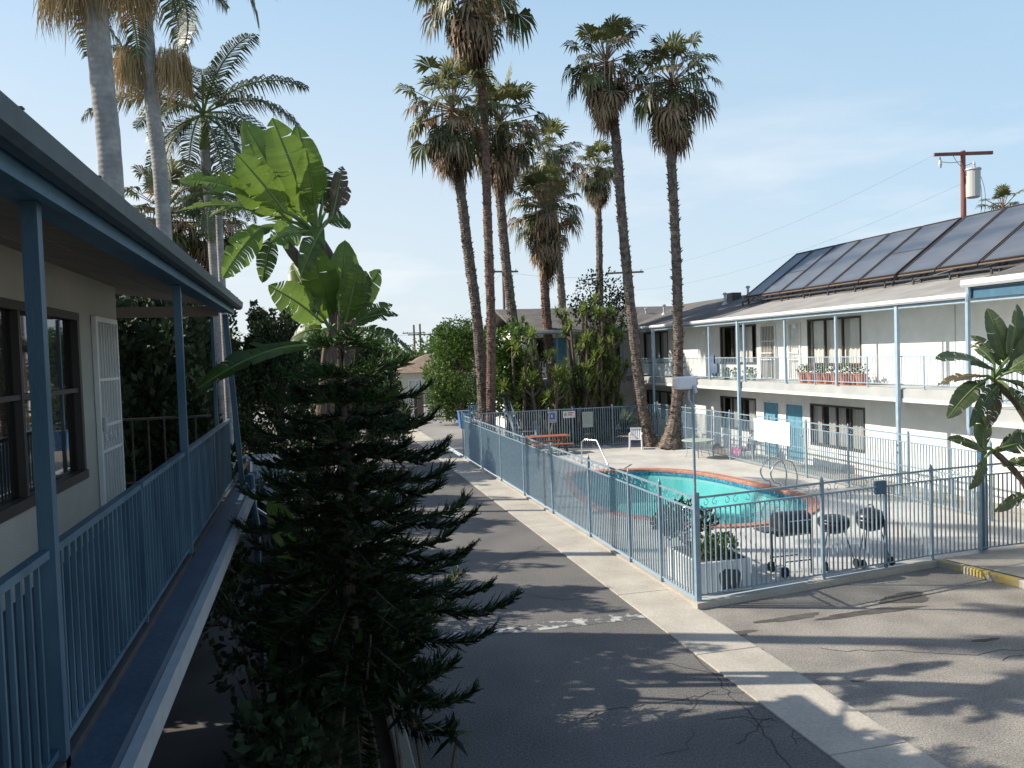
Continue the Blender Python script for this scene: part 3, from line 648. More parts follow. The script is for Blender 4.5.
# stairs going up to the rear wing balcony
ST = thing('staircase', 'pale blue steel staircase climbing to the rear balcony behind the leaning palms', 'staircase', (9.2, 37, 0))
b = MB()
n = 15
for i in range(n): y = 35.9+i*.27; z = .2+i*.19; b.box(9.2, 10.1, y, y+.28, z-.05, z)
b.build('tread', 'concrete', ST)
for x in (9.16, 10.14):
    b = MB(); b.bar((x, 35.8, .1), (x, 40.0, 3.05), .05, .25); b.build('stringer', 'fence_blue', ST)
    b = MB(); b.bar((x, 35.8, 1.0), (x, 39.95, 3.95), .04, .04)
    for i in range(13): y = 35.9+i*.32; z = .15+i*.225; b.bar((x, y, z), (x, y, z+.9), .02, .02)
    b.build('handrail', 'fence_blue', ST)

# ------------------------------------------------------------------ solar panels on racks
LO = Vector((18.5, 0, 6.5)); HI = Vector((21.1, 0, 8.36))
edges = [AX(x, y, 18.5).y for x, y in ((745, 295), (761, 293.4), (781.6, 290.8), (805, 288), (831, 284.6), (860.6, 281), (896.7, 276.5))]
pan = list(zip(edges, edges[1:]))
e2 = [22.35]
while e2[-1] > 12: e2.append(e2[-1]-1.62)
pan += list(zip(e2, e2[1:]))
nrm = Vector((-(HI.z-LO.z), 0, HI.x-LO.x)).normalized(); dl = (HI-LO).normalized()
names = ['leftmost', 'second', 'third', 'fourth', 'fifth', 'sixth', 'seventh', 'eighth', 'ninth', 'tenth', 'eleventh', 'twelfth', 'thirteenth', 'fourteenth']
for i, (ya, yb) in enumerate(pan):
    ya -= .03; yb += .03
    lab = '%s dark solar panel from the left in the tilted roof row' % names[i] if i else 'leftmost dark solar panel, at the far end of the tilted roof row'
    t = thing('solar_panel', lab, 'solar panel', (18.5, (ya+yb)/2, 6.2), 'solar panels along the roof')
    b = MB()
    def Q(s, y, h): p = LO+dl*s+nrm*h; return (p.x, y, p.z)
    L = (HI-LO).length
    vs = [Q(s, y, h) for h in (0, .07) for s, y in ((.04, ya-.04), (L-.04, ya-.04), (L-.04, yb+.04), (.04, yb+.04))]
    b.add(vs, [(0,3,2,1),(4,5,6,7),(0,1,5,4),(1,2,6,5),(2,3,7,6),(3,0,4,7)]); b.build('absorber', 'solar', t)
    b = MB()
    for y in (ya-.02, yb+.02): b.bar(Q(0, y, .045), Q(L, y, .045), .04, .1, up=nrm)
    for s in (.02, L-.02, L*.47)[:3 if i % 4 == 1 else 2]: b.bar(Q(s, ya-.045, .05 if s != L*.47 else .073), Q(s, yb+.045, .05 if s != L*.47 else .073), .04, .1 if s != L*.47 else .012, up=nrm)
    b.build('frame', 'frame_dark' if i % 3 else 'dark_metal', t)
    b = MB(); b.tube([Q(-.06, ya, .04), Q(-.06, yb, .04)], .028, 6); b.build('header_pipe', 'pole_brown', t)
for ys_, ye_, lb in ((edges[-1], edges[0], 'dark steel support rack under the solar panels at the left'), (12.2, 22.4, 'dark steel support rack under the solar panels nearest the camera')):
    t = thing('panel_rack', lb, 'rack', (18.5, (ys_+ye_)/2, 6.1), 'solar panel racks')
    b = MB()
    p1 = LO-nrm*.06+dl*.15; p2 = HI-nrm*.06-dl*.2
    b.bar((p1.x, ys_, p1.z), (p1.x, ye_, p1.z), .07, .07); b.bar((p2.x, ys_, p2.z), (p2.x, ye_, p2.z), .07, .07); b.bar((LO.x-.12, ys_, LO.z-.16), (LO.x-.12, ye_, LO.z-.16), .05, .05)
    b.build('rail', 'dark_metal', t)
    y = ys_+.4
    while y < ye_:
        b = MB(); b.bar((p1.x, y, rz(p1.x)-.03), (p1.x, y, p1.z), .05); b.bar((p1.x, y, rz(p1.x)+.05), (p2.x, y, p2.z), .04); b.bar((p2.x, y, rz(p2.x)-.03), (p2.x, y, p2.z), .05)
        b.bar((p1.x, y, p1.z-.1), (LO.x-.12, y, LO.z-.16), .04); b.bar((LO.x-.12, y, rz(LO.x)-.05), (LO.x-.12, y, LO.z-.14), .05); b.build('strut', 'dark_metal', t); y += 1.5

# ------------------------------------------------------------------ pool fences
def scroll(b, a, c, z0, z1):
    a = Vector((a[0], a[1], 0)); c = Vector((c[0], c[1], 0)); L = (c-a).length; d = (c-a)/L; H = z1-z0; n = max(1, round(L/.42)); w = L/n
    for i in range(n):
        for sgn in (-1, 1):
            ctr = a+d*(w*(i+.5)+sgn*w*.22); pts = []
            for k in range(11):
                an = k/10*5.4+math.pi/2; rr = H*.42*(1-k/15)
                p = ctr+d*(sgn*rr*math.cos(an)); pts.append((p.x, p.y, (z0+z1)/2+rr*math.sin(an)))
            b.tube(pts, .0065, 4, cap=False)
def fence(label, pts, zb, ztop=1.87, sp=.105, scr=True, mid=None, group=None, gate=None, cat='fence', name='metal_fence', m='fence_blue', fin=True, skip=0):
    t = thing(name, label, cat, (pts[0][0], pts[0][1], zb), group)
    for a, c in zip(pts, pts[1:]):
        b = MB(); va = Vector((a[0], a[1], 0)); vc = Vector((c[0], c[1], 0)); dd = (vc-va).normalized()*.03; A = va+dd; Cc = vc-dd
        b.bar((A.x, A.y, ztop), (Cc.x, Cc.y, ztop), .035, .035)
        zt = ztop-.2 if scr else ztop
        railing_panel(b, A, Cc, zt, zb+.1, sp, .022, .034, None)
        if mid: b.bar((A.x, A.y, mid), (Cc.x, Cc.y, mid), .025, .03)
        p = b.build('fence_panel', m, t)
        if scr: q = MB(); scroll(q, A, Cc, zt+.02, ztop-.02); q.build('scrollwork', m, p)
    for p in pts[skip:]:
        b = MB(); b.box(p[0]-.028, p[0]+.028, p[1]-.028, p[1]+.028, zb-.08, ztop+.05)
        if fin: b.lathe((p[0], p[1], ztop+.05), [(.025, 0), (.03, .03), (.008, .07)], 6)
        b.build('fence_post', m, t)
    return t
fy = [12.49, 13.93, 15.45, 17.9, 20.9, 23.9, 27.0, 30.1, 33.6]
fence('long light-blue iron fence between driveway strip and pool deck', [(6.22, y) for y in fy], .06, 1.87, skip=1)
fence('blue iron fence with scrolls in front of the three barbecue grills', [(6.28, 12.5), (8.95, 12.9), (11.67, 13.32), (12.9, 13.41), (14.3, 13.47)], .1, 1.87, skip=1)
fence('pale iron fence with mid rail in front of the ground floor doors', [(15.42, y) for y in (15.7, 18.4, 20.9, 23.0, 25.2, 27.9, 29.3, 31.6, 34.5)], .12, 1.9, mid=1.05)
fence('rear iron fence of the pool court below the yuccas', [(6.3, 34.5), (8.2, 34.5), (10.2, 34.5), (11.3, 34.5), (13.2, 34.5), (15.3, 34.5)], .1, 1.87, scr=False)
# banner
a = AX(754, 431, 15.37); c = AX(790, 431, 15.37); b = MB(); n = 14
vs = []
for i in range(n+1):
    y = a.y+(c.y-a.y)*i/n; vs += [(15.375+.012*math.sin(i*1.7), y, 1.84-.03*math.sin(i*.22)), (15.365+.02*math.sin(i*1.3+1), y, 1.04)]
b.add(vs, [(2*i, 2*i+1, 2*i+3, 2*i+2) for i in range(n)])
b.add([(v[0]-.008, v[1], v[2]) for v in vs], [(2*i, 2*i+1, 2*i+3, 2*i+2) for i in range(n)])
tag(b.build('banner', 'white_plastic'), 'blank white banner tied along the fence by the blue doors', 'banner')
# three signs on the rear fence
def sign(pxa, pxb, pya, pyb, m, label, extra=None):
    a = AY(pxa, pya, 34.42); c = AY(pxb, pyb, 34.42); t = thing('fence_sign', label, 'sign', ((a.x+c.x)/2, 34.42, c.z), 'signs on the rear pool fence')
    b = MB(); b.box(a.x, c.x, 34.40, 34.43, c.z, a.z); b.build('board', m, t); W = c.x-a.x; H = a.z-c.z
    if extra == 'blue':
        b = MB(); b.box(a.x+.2*W, c.x-.18*W, 34.39, 34.4, c.z+.3*H, c.z+.85*H); b.build('emblem', 'sign_blue', t)
        b = MB(); b.box(a.x+.35*W, c.x-.5*W, 34.384, 34.39, c.z+.45*H, c.z+.7*H); b.build('symbol', 'white_paint', t)
    if extra == 'red':
        b = MB()
        for i in range(2): b.box(a.x+.4*W, a.x+(.85-.1*i)*W, 34.39, 34.4, c.z+(.68-.3*i)*H, c.z+(.82-.3*i)*H)
        b.build('lettering', 'sign_red', t); b = MB(); b.box(a.x+.08*W, a.x+.3*W, 34.391, 34.4, c.z+.3*H, c.z+.8*H); b.build('symbol', 'slab_grey', t)
    if extra == 'lines':
        b = MB()
        for i in range(7): b.box(a.x+.12*W, c.x-.12*W-(.2*W if i % 3 == 2 else 0), 34.393, 34.4, c.z+(.86-.1*i)*H, c.z+(.89-.1*i)*H)
        b.build('lettering', 'frame_alu', t)
sign(548, 556.5, 411.5, 422.5, 'slab_grey', 'small sign with a blue symbol, leftmost on the rear pool fence', 'blue')
sign(563, 575, 411.5, 417.5, 'white_paint', 'small white sign with red lettering on the rear pool fence', 'red')
sign(582, 593, 412, 427, 'sign_grey', 'grey-green notice board, rightmost sign on the rear pool fence', 'lines')

# corner light pole
LPX, LPY = 6.24, 12.5
t = thing('light_pole', 'slim pole with white floodlight box rising from the fence corner', 'light pole', (LPX, LPY, .1))
b = MB(); b.tube([(LPX-.02, LPY-.02, 1.95), (LPX-.02, LPY-.02, 3.72)], .024, 8); b.build('pole', 'fence_blue', t)
b = MB(); b.box(LPX-.045, LPX+.045, LPY-.045, LPY+.045, .02, 1.96); b.build('base_post', 'fence_blue', t)
b = MB(); b.box(LPX-.32, LPX+.03, LPY-.1, LPY+.1, 3.72, 3.93); hd = b.build('floodlight', 'white_plastic', t, bevel=.03); hd.rotation_euler = (0, 0, 0)
b = MB(); b.tube([(LPX-.02, LPY-.14, 3.66), (LPX-.03, LPY-.1, 3.78)], .035, 8); b.tube([(LPX-.02, LPY-.03, 3.4), (LPX-.1, LPY-.03, 3.55), (LPX-.08, LPY-.02, 3.73)], .018, 6); b.build('bracket', 'galv', t)
# lock box
p = AY(878, 487, 13.18); t = thing('lock_box', 'dark blue metal box mounted on the front fence above the right grill', 'lock box', tuple(p))
b = MB(); b.box(p.x-.13, p.x+.13, p.y-.1, p.y-.02, p.z-.13, p.z+.13); b.build('box', 'blue_paint', t, bevel=.03); b = MB(); b.box(p.x+.12, p.x+.17, p.y-.03, p.y+.02, .1, p.z+.02); b.build('gate_post', 'blue_paint', t)

# ------------------------------------------------------------------ grills
p = AZ(795, 577, .1); gx, gy = p.x+.05, p.y+.25
t = thing('barbecue_grill', 'rectangular black barbecue grill on a wheeled frame behind the front fence', 'grill', (gx, gy, .1))
b = MB(); pr = []
for a in range(0, 181, 20): pr.append((gy+.24*math.cos(R_(a)), 1.02+.26*math.sin(R_(a))))
b.extr(pr, 'x', gx-.26, gx+.36); b.build('lid', 'grill_black', t)
b = MB(); pr = [(gy+.24, 1.015)]+[(gy+.24*math.cos(R_(a)), 1.015-.2*math.sin(R_(a))) for a in range(20, 161, 20)]+[(gy-.24, 1.015)]; b.extr(pr, 'x', gx-.26, gx+.36); b.build('firebox', 'grill_black', t)
b = MB(); b.box(gx-.62, gx-.3, gy-.2, gy+.2, .95, .98); b.build('side_shelf', 'dark_metal', t)
b = MB(); b.tube([(gx-.2, gy-.28, 1.15), (gx+.3, gy-.28, 1.15)], .014, 6); b.tube([(gx-.62, gy-.15, 1.0), (gx-.72, gy-.15, 1.02)], .012, 6); b.build('handle', 'chrome', t)
for sx_ in (-.24, .34):
    for sy_ in (-.2, .2): b = MB(); b.bar((gx+sx_, gy+sy_, .9), (gx+sx_, gy+sy_, .12), .03); b.build('leg', 'black_metal', t)
b = MB(); b.bar((gx-.24, gy-.2, .38), (gx+.34, gy-.2, .38), .02); b.bar((gx-.24, gy+.2, .38), (gx+.34, gy+.2, .38), .02); b.build('shelf_frame', 'black_metal', t)
for sy_ in (-.22, .22): b = MB(); b.tube([(gx-.24, gy+sy_-.02, .2), (gx-.24, gy+sy_+.02, .2)], .1, 14); b.build('wheel', 'rubber', t)
def kettle(x, y, r, zc, label, open_=False):
    t = thing('kettle_grill', label, 'grill', (x, y, .1), 'kettle grills')
    b = MB(); b.lathe((x, y, zc), [(.05, -.26), (r*.7, -.2), (r*.95, -.08), (r, 0)], 20); b.build('bowl', 'grill_black', t, smooth=True)
    if not open_:
        b = MB(); b.lathe((x, y, zc+.004), [(r*1.02, 0), (r*.98, .05), (r*.75, .13), (r*.3, .18), (.01, .19)], 20); b.build('lid', 'grill_black', t, smooth=True)
        b = MB(); b.tube([(x-.08, y, zc+.19), (x-.05, y, zc+.25), (x+.05, y, zc+.25), (x+.08, y, zc+.19)], .012, 6); b.build('handle', 'dark_metal', t)
    else:
        b = MB(); b.lathe((x, y, zc+.004), [(r*1.02, 0), (r*.9, .05), (r*.6, .09), (.01, .1)], 20); b.build('lid', 'grill_black', t, smooth=True)
    for k in range(3):
        a = R_(90+120*k); b = MB(); b.tube([(x+.6*r*math.cos(a), y+.6*r*math.sin(a), zc-.2), (x+1.25*r*math.cos(a), y+1.25*r*math.sin(a), .12)], .012, 6); b.build('leg', 'dark_metal', t)
    for k in (1, 2):
        a = R_(90+120*k); wx, wy = x+1.25*r*math.cos(a), y+1.25*r*math.sin(a); b = MB(); b.tube([(wx-.02, wy, .19), (wx+.02, wy, .19)], .085, 12); b.build('wheel', 'rubber', t)
p = AZ(843, 570, .1); kettle(p.x, p.y+.25, .31, 1.0, 'black kettle grill in the middle of the three, on spindly legs', True)
p = AZ(880, 568, .1); kettle(p.x, p.y+.25, .29, 1.02, 'black domed kettle grill, rightmost of the three by the fence')

# planter with shrub, placed inside the fence corner
t = thing('concrete_planter', 'white box planter with a dark stain in the fence corner', 'planter', (6.85, 13.1, .1))
b = MB(); b.box(6.42, 7.42, 12.78, 14.1, .1, .66); b.build('box', 'white_paint', t, bevel=.02)
b = MB(); b.box(6.47, 7.37, 12.83, 14.05, .655, .665); b.build('soil', 'soil', t)
b = MB(); b.poly([(x, 12.777, z) for x, y, z in [(7.0+.2*(abs(math.cos(a))**.5*(1 if math.cos(a) > 0 else -1))*(1+.08*math.sin(5*a)), 0, .32+.19*(abs(math.sin(a))**.5*(1 if math.sin(a) > 0 else -1))*(1+.08*math.cos(7*a))) for a in [R_(q*15) for q in range(24)]]]); b.build('stain', 'stain', t)

# chrome pool rails
def loop_rail(x, y, lab):
    t = thing('pool_ladder_rail', lab, 'pool rail', (x, y, .1), None)
    for dy in (-.28, .28):
        q = [Vector(v) for v in ((x+.42, y+dy, .1), (x+.46, y+dy, .55), (x+.3, y+dy, .92), (x-.02, y+dy, .98), (x-.3, y+dy, .85), (x-.42, y+dy, .6), (x-.3, y+dy, .38), (x-.12, y+dy, .3), (x-.1, y+dy, .1), (x-.1, y+dy, -.6))]
        b = MB(); b.tube(bez(q, 5), .026, 8); b.build('rail', 'chrome', t, smooth=True)
    for zz in (-.15, -.4): b = MB(); b.box(x-.15, x-.05, y-.26, y+.26, zz-.015, zz+.015); b.build('step', 'chrome', t)
p = AZ(790, 492, .1); loop_rail(p.x, p.y+.6, 'curled steel ladder rails at the right edge of the pool')
p = AZ(590, 466, .1)
t = thing('pool_handrail', 'steel handrail sloping into the far left end of the pool', 'handrail', (p.x, p.y, .1))
h0 = AZ(582, 464, .1); h1 = AZ(607, 473, .1)
b = MB(); b.tube([h0, h0+Vector((0, 0, .85)), h0+Vector((.12, -.1, .95)), h0+Vector((.45, -.5, .93)), h1+Vector((.1, .2, .3)), h1+Vector((.15, .1, -.3))], .028, 8); b.build('rail', 'chrome', t, smooth=True)

# white plastic chair
def chair(x, y, rz_, label, grp=None):
    t = thing('plastic_chair', label, 'chair', (x, y, .1), grp)
    c, s_ = math.cos(rz_), math.sin(rz_)
    def P(a, b_, z): return (x+a*c-b_*s_, y+a*s_+b_*c, .1+z)
    b = MB(); b.add([P(-.24, -.24, .42), P(.24, -.24, .42), P(.22, .22, .4), P(-.22, .22, .4), P(-.24, -.24, .45), P(.24, -.24, .45), P(.22, .22, .43), P(-.22, .22, .43)], [(0,3,2,1),(4,5,6,7),(0,1,5,4),(1,2,6,5),(2,3,7,6),(3,0,4,7)]); b.build('seat', 'white_plastic', t)
    b = MB()
    for i in range(6): u = -.2+.08*i; b.bar(P(u, .22, .44), P(u*1.05, .34, .86), .055, .02)
    b.bar(P(-.25, .345, .88), P(.25, .345, .88), .09, .035); b.build('backrest', 'white_plastic', t)
    for q in (-1, 1):
        b = MB(); b.bar(P(.27*q, -.22, .66), P(.25*q, .3, .68), .06, .03); b.build('armrest', 'white_plastic', t)
        for fy_ in (-.24, .24): b = MB(); b.bar(P(.25*q, fy_*.9, .66 if fy_ < 0 else .45), P(.27*q, fy_*1.15, 0), .05, .04); b.build('leg', 'white_plastic', t)
p = AZ(636, 449, .1); chair(p.x, p.y, R_(-25), 'white plastic armchair beside the leaning palm trunk')
# round patio table
p = AZ(698, 458, .1); t = thing('patio_table', 'pale round patio table beside the flared palm base', 'table', (p.x, p.y, .1))
b = MB(); b.lathe((p.x, p.y, .78), [(.6, 0), (.62, .02), (.6, .04)], 24); b.build('tabletop', 'sign_grey', t)
b = MB(); b.tube([(p.x, p.y, .1), (p.x, p.y, .78)], .035, 8); b.build('pedestal', 'galv', t)
for k in range(4):
    a = R_(45+90*k); b = MB(); b.tube([(p.x+.05*math.cos(a), p.y+.05*math.sin(a), .45), (p.x+.42*math.cos(a), p.y+.42*math.sin(a), .4), (p.x+.5*math.cos(a), p.y+.5*math.sin(a), .1)], .018, 6); b.build('leg', 'galv', t)
# picnic table
p = AZ(545, 450, .1); px_, py_ = p.x-.2, 33.3
t = thing('picnic_table', 'red-brown wooden picnic table by the rear fence', 'table', (px_, py_, .1))
b = MB()
for i in range(5): b.box(px_-.9, px_+.9, py_-.38+.155*i, py_-.38+.155*i+.14, .82, .86)
b.build('tabletop', 'red_wood', t)
for s_ in (-1, 1):
    b = MB(); b.box(px_-.9, px_+.9, py_+.68*s_-.13, py_+.68*s_+.13, .52, .56); b.build('bench', 'red_wood', t)
    b = MB(); b.bar((px_+.65*s_, py_-.7, .1), (px_+.65*s_, py_-.2, .82), .09, .05); b.bar((px_+.65*s_, py_+.7, .1), (px_+.65*s_, py_+.2, .82), .09, .05); b.bar((px_+.65*s_+.06, py_-.72, .48), (px_+.65*s_+.06, py_+.72, .48), .09, .05); b.build('trestle', 'pole_brown', t)

# ------------------------------------------------------------------ vegetation builders
def perp(d):
    r = Vector((0, 0, 1)) if abs(d.z) < .95 else Vector((1, 0, 0)); return d.cross(r).normalized()
def fan_leaf(b, o, d, L, r, droop=.35, ns=15, spread=115, var=.5, up=None, fold=.15):
    d = d.normalized(); s = perp(d); n = s.cross(d).normalized()
    vs = []; fs = []; vv = []
    base = o
    for k in range(ns):
        a = R_(-spread+2*spread*k/(ns-1)); q = math.cos(a)*d+math.sin(a)*s
        l = L*(.72+.28*math.cos(a*.8))*r.uniform(.88, 1.08); w = L*.07*r.uniform(.7, 1.1)
        side = q.cross(n).normalized(); m = o+q*l*.55+n*(fold*l*.25*(1 if k % 2 else -.3)); 
        tip = o+q*l*(1-.2*droop)+Vector((0, 0, -droop*l*r.uniform(.15, .75)))
        i = len(vs); vs += [o, m-side*w, m+side*w, tip, m+(tip-m)*.5+side*w*.5, m+(tip-m)*.5-side*w*.5]
        fs += [(i, i+1, i+2), (i+1, i+5, i+4, i+2), (i+5, i+3, i+4)]; v_ = min(1, max(0, var+r.uniform(-.18, .18))); vv += [v_, v_, v_]
    b.add(vs, fs, vv)
def fan_palm(label, Y, pts, rc, skirt, seed, tr=.22, flare=1.5, nlive=44, ndead=110, group='tall fan palms around the pool', bark='palm_bark', dense=1, zbase=.1, dryup=.4, nfruit=26, widen=1.0):
    r = random.Random(seed); rc *= 1.13; P = [AY(x, y, Y) for x, y in pts]; P[0].z = zbase
    t = thing('fan_palm', label, 'palm tree', tuple(P[0]), group)
    path = bez(P, 14); H = P[-1].z
    rad = [tr*(1+(flare-1)*math.exp(-(p.z-zbase)/.7))*(1-.18*p.z/H) for p in path]
    b = MB(); b.tube(path, rad, 12, jit=.07, r=r)
    # leaf-base stubs
    L = sum((path[i+1]-path[i]).length for i in range(len(path)-1)); ns = int(L*34)
    for i in range(ns):
        q = r.random()**.9*(len(path)-1); k = min(int(q), len(path)-2); c = path[k].lerp(path[k+1], q-k); rr = rad[k]
        a = r.uniform(0, 6.283); dv = Vector((math.cos(a), math.sin(a), 0)); sv = Vector((-math.sin(a), math.cos(a), 0)); e = r.uniform(.02, .1)*(rad[0]/.4); w_ = r.uniform(.03, .08)
        o = c+dv*rr*.95; b.add([o-sv*w_, o+sv*w_, o+dv*e+Vector((0, 0, r.uniform(.02, .09))), o-Vector((0, 0, .1))], [(0, 2, 3), (2, 1, 3), (0, 1, 2)])
    b.build('trunk', bark, t, smooth=False)
    top = path[-1]
    g = MB(); dr = MB(); stm = MB()
    for i in range(nlive):
        az = i*2.39996+r.uniform(-.3, .3); u = (i+.5)/nlive; el = R_(82-115*u+r.uniform(-12, 12))
        d = Vector((math.cos(az)*math.cos(el)*widen, math.sin(az)*math.cos(el)*widen, math.sin(el)))
        pl_ = rc*r.uniform(.4, .82); st_ = top+Vector((0, 0, .1+.25*(1-u))); h = st_+d*pl_+Vector((0, 0, -.06*pl_*(1 if el < .6 else 0)))
        bd = (d*.75+Vector((r.uniform(-.3, .3), r.uniform(-.3, .3), -.1-.5*u+r.uniform(-.2, .2)))).normalized()
        stm.tube([st_, h], [.03, .018], 4, cap=False)
        fan_leaf(g if r.random() < 1.15-.55*u else dr, h, bd, rc*r.uniform(.34, .5), r, droop=.3+.8*u, var=.8-.6*u+r.uniform(-.25, .25), spread=105, ns=17)
    for i in range(ndead):
        az = r.uniform(0, 6.283); u = r.random(); zz = -.15-skirt*u*.75; tilt = r.uniform(.08, .95)*(1-.5*u)
        d = Vector((math.cos(az)*math.sin(tilt+.5*(1-u)), math.sin(az)*math.sin(tilt+.5*(1-u)), -math.cos(tilt+.3*(1-u))))
        kk_ = top+Vector((0, 0, zz)); pl_ = rc*r.uniform(.25, .55)*(1-.4*u); h = kk_+d*pl_
        stm.tube([kk_, h], [.02, .014], 4, cap=False)
        tgt = g if (u < .3 and r.random() > dryup) else dr
        fan_leaf(tgt, h, (d+Vector((0, 0, -.9))).normalized(), rc*r.uniform(.26, .46), r, droop=.85, ns=12, spread=80, var=r.random() if tgt is dr else r.uniform(0, .4), fold=.5)
    # ragged hanging threads
    for i in range(nfruit):
        az = r.uniform(0, 6.283); o = top+Vector((math.cos(az), math.sin(az), 0))*rc*r.uniform(.3, .85)+Vector((0, 0, r.uniform(-.6, .1))); l = r.uniform(.5, 1.2)*rc*.6; sv = Vector((-math.sin(az), math.cos(az), 0))*.02
        m_ = o+Vector((math.cos(az)*.1, math.sin(az)*.1, -l*.5)); e = m_+Vector((r.uniform(-.08, .08), r.uniform(-.08, .08), -l*.5)); dr.add([o-sv, o+sv, m_+sv, m_-sv, e], [(0, 1, 2, 3), (3, 2, 4)], r.random())
    for i in range(14):    # fruit stalk sprays near the crown centre
        az = r.uniform(0, 6.283); o = top+Vector((0, 0, .1)); p1 = o+Vector((math.cos(az), math.sin(az), .1))*rc*.4; p2 = p1+Vector((math.cos(az)*.15, math.sin(az)*.15, -rc*.45)); 
        for k_ in range(4):
            e = p2+Vector((r.uniform(-.15, .15), r.uniform(-.15, .15), -r.uniform(.1, .4))); sv = Vector((-math.sin(az), math.cos(az), 0))*.03
            dr.add([p1-sv, p1+sv, p2+sv, p2-sv, e], [(0, 1, 2, 3), (3, 2, 4)], r.uniform(.5, 1))
    stm.build('petioles', 'fan_dry', t, hasvar=True); g.build('crown', 'fan_green', t, hasvar=True); dr.build('dry_skirt', 'fan_dry', t, hasvar=True)
    return t
fan_palm('tallest fan palm, its crown cut by the top edge of the photo', 36, [(490, 430), (491, 330), (488, 230), (484, 120), (478, 40), (473, -6)], 2.5, 2.2, 1, tr=.22, bark='palm_red')
fan_palm('leaning fan palm with the crown furthest left of the pool palms', 37, [(485, 425), (478, 330), (468, 250), (460, 185), (452, 115)], 2.25, 2.1, 2, tr=.26)
fan_palm('fan palm just right of the tallest one, its crown half hidden', 39, [(527, 430), (520, 370), (508, 280), (500, 190), (500, 128)], 2.3, 2.2, 3, tr=.26)
fan_palm('short fan palm with a full shaggy skirt reaching low', 40, [(556, 430), (550, 360), (545, 290), (545, 212)], 1.85, 3.1, 4, tr=.26, ndead=120, nlive=60, bark='palm_red', dryup=.75, nfruit=60)
fan_palm('fan palm rising directly behind the shaggy one', 52, [(566, 400), (562, 300), (556, 240), (548, 163)], 2.2, 1.6, 5, tr=.28)
fan_palm('slim distant fan palm standing alone behind the rear roof', 57, [(602, 400), (600, 300), (599, 230), (597, 172)], 1.95, 1.9, 6, tr=.27)
fan_palm('fan palm left of the twin pair, trunk leaning past the chair', 33.5, [(651, 447), (641, 400), (632, 320), (623, 230), (616, 140), (606, 68)], 1.75, 2.1, 7, tr=.235, flare=1.8, ndead=110)
fan_palm('fan palm at the right of the twin pair with a swollen base', 32.3, [(670, 448), (677, 400), (678, 320), (675, 230), (671, 150), (672, 88)], 2.0, 2.0, 8, tr=.225, flare=2.6, ndead=110, bark='palm_bark')
fan_palm('distant bushy fan palm behind the pale king palm trunks', 45, [(170, 360), (168, 300), (166, 215)], 2.3, 2.6, 9, tr=.3, ndead=90, group='fan palms behind the left wing')
fan_palm('distant fan palm half hidden by the torn banana-like leaves', 46, [(213, 360), (212, 300), (212, 225)], 2.2, 2.6, 10, tr=.3, ndead=90, group='fan palms behind the left wing')
fan_palm('dry-tipped palm top peeking over the panels near the utility pole', 34, [(1001, 330), (1002, 250), (1003, 214)], 1.05, .5, 11, tr=.16, nlive=26, ndead=14, group='palm tops beyond the right roof')

def frond(g, stm, o, az, el, L, r, nl=34, droop=1.0, var=.4, lw=.55, twist=0):
    d = Vector((math.cos(az)*math.cos(el), math.sin(az)*math.cos(el), math.sin(el))); pts = [o]; n = 12; p = o.copy()
    hz_ = Vector((math.cos(az), math.sin(az), 0))
    for i in range(n):
        e = el-droop*((i+1)/n)**1.3; p = p+(hz_*math.cos(e)+Vector((0, 0, math.sin(e))))*(L/n); pts.append(p.copy())
    stm.tube(pts, [.035*(1-.8*i/n)+.006 for i in range(n+1)], 4, cap=False)
    sd = Vector((-math.sin(az), math.cos(az), 0))
    for i in range(nl):
        t = .14+.86*i/nl; k = min(int(t*n), n-1); c = pts[k].lerp(pts[k+1], t*n-k); ax = (pts[k+1]-pts[k]).normalized()
        l = L*lw*.42*math.sin(math.pi*min(1, .12+t*.86))**.6*r.uniform(.85, 1.1)
        for q in (-1, 1):
            dv = (sd*q*.85+ax*.55+Vector((0, 0, r.uniform(-.1, .3)))).normalized(); m = c+dv*l*.5; e = c+dv*l*.85+Vector((0, 0, -l*r.uniform(.3, .6))); w_ = ax*.02*L/2.6
            g.add([c-w_*.6, c+w_*.6, m+w_, m-w_, e], [(0, 1, 2, 3), (3, 2, 4)], min(1, max(0, var+r.uniform(-.3, .3))))
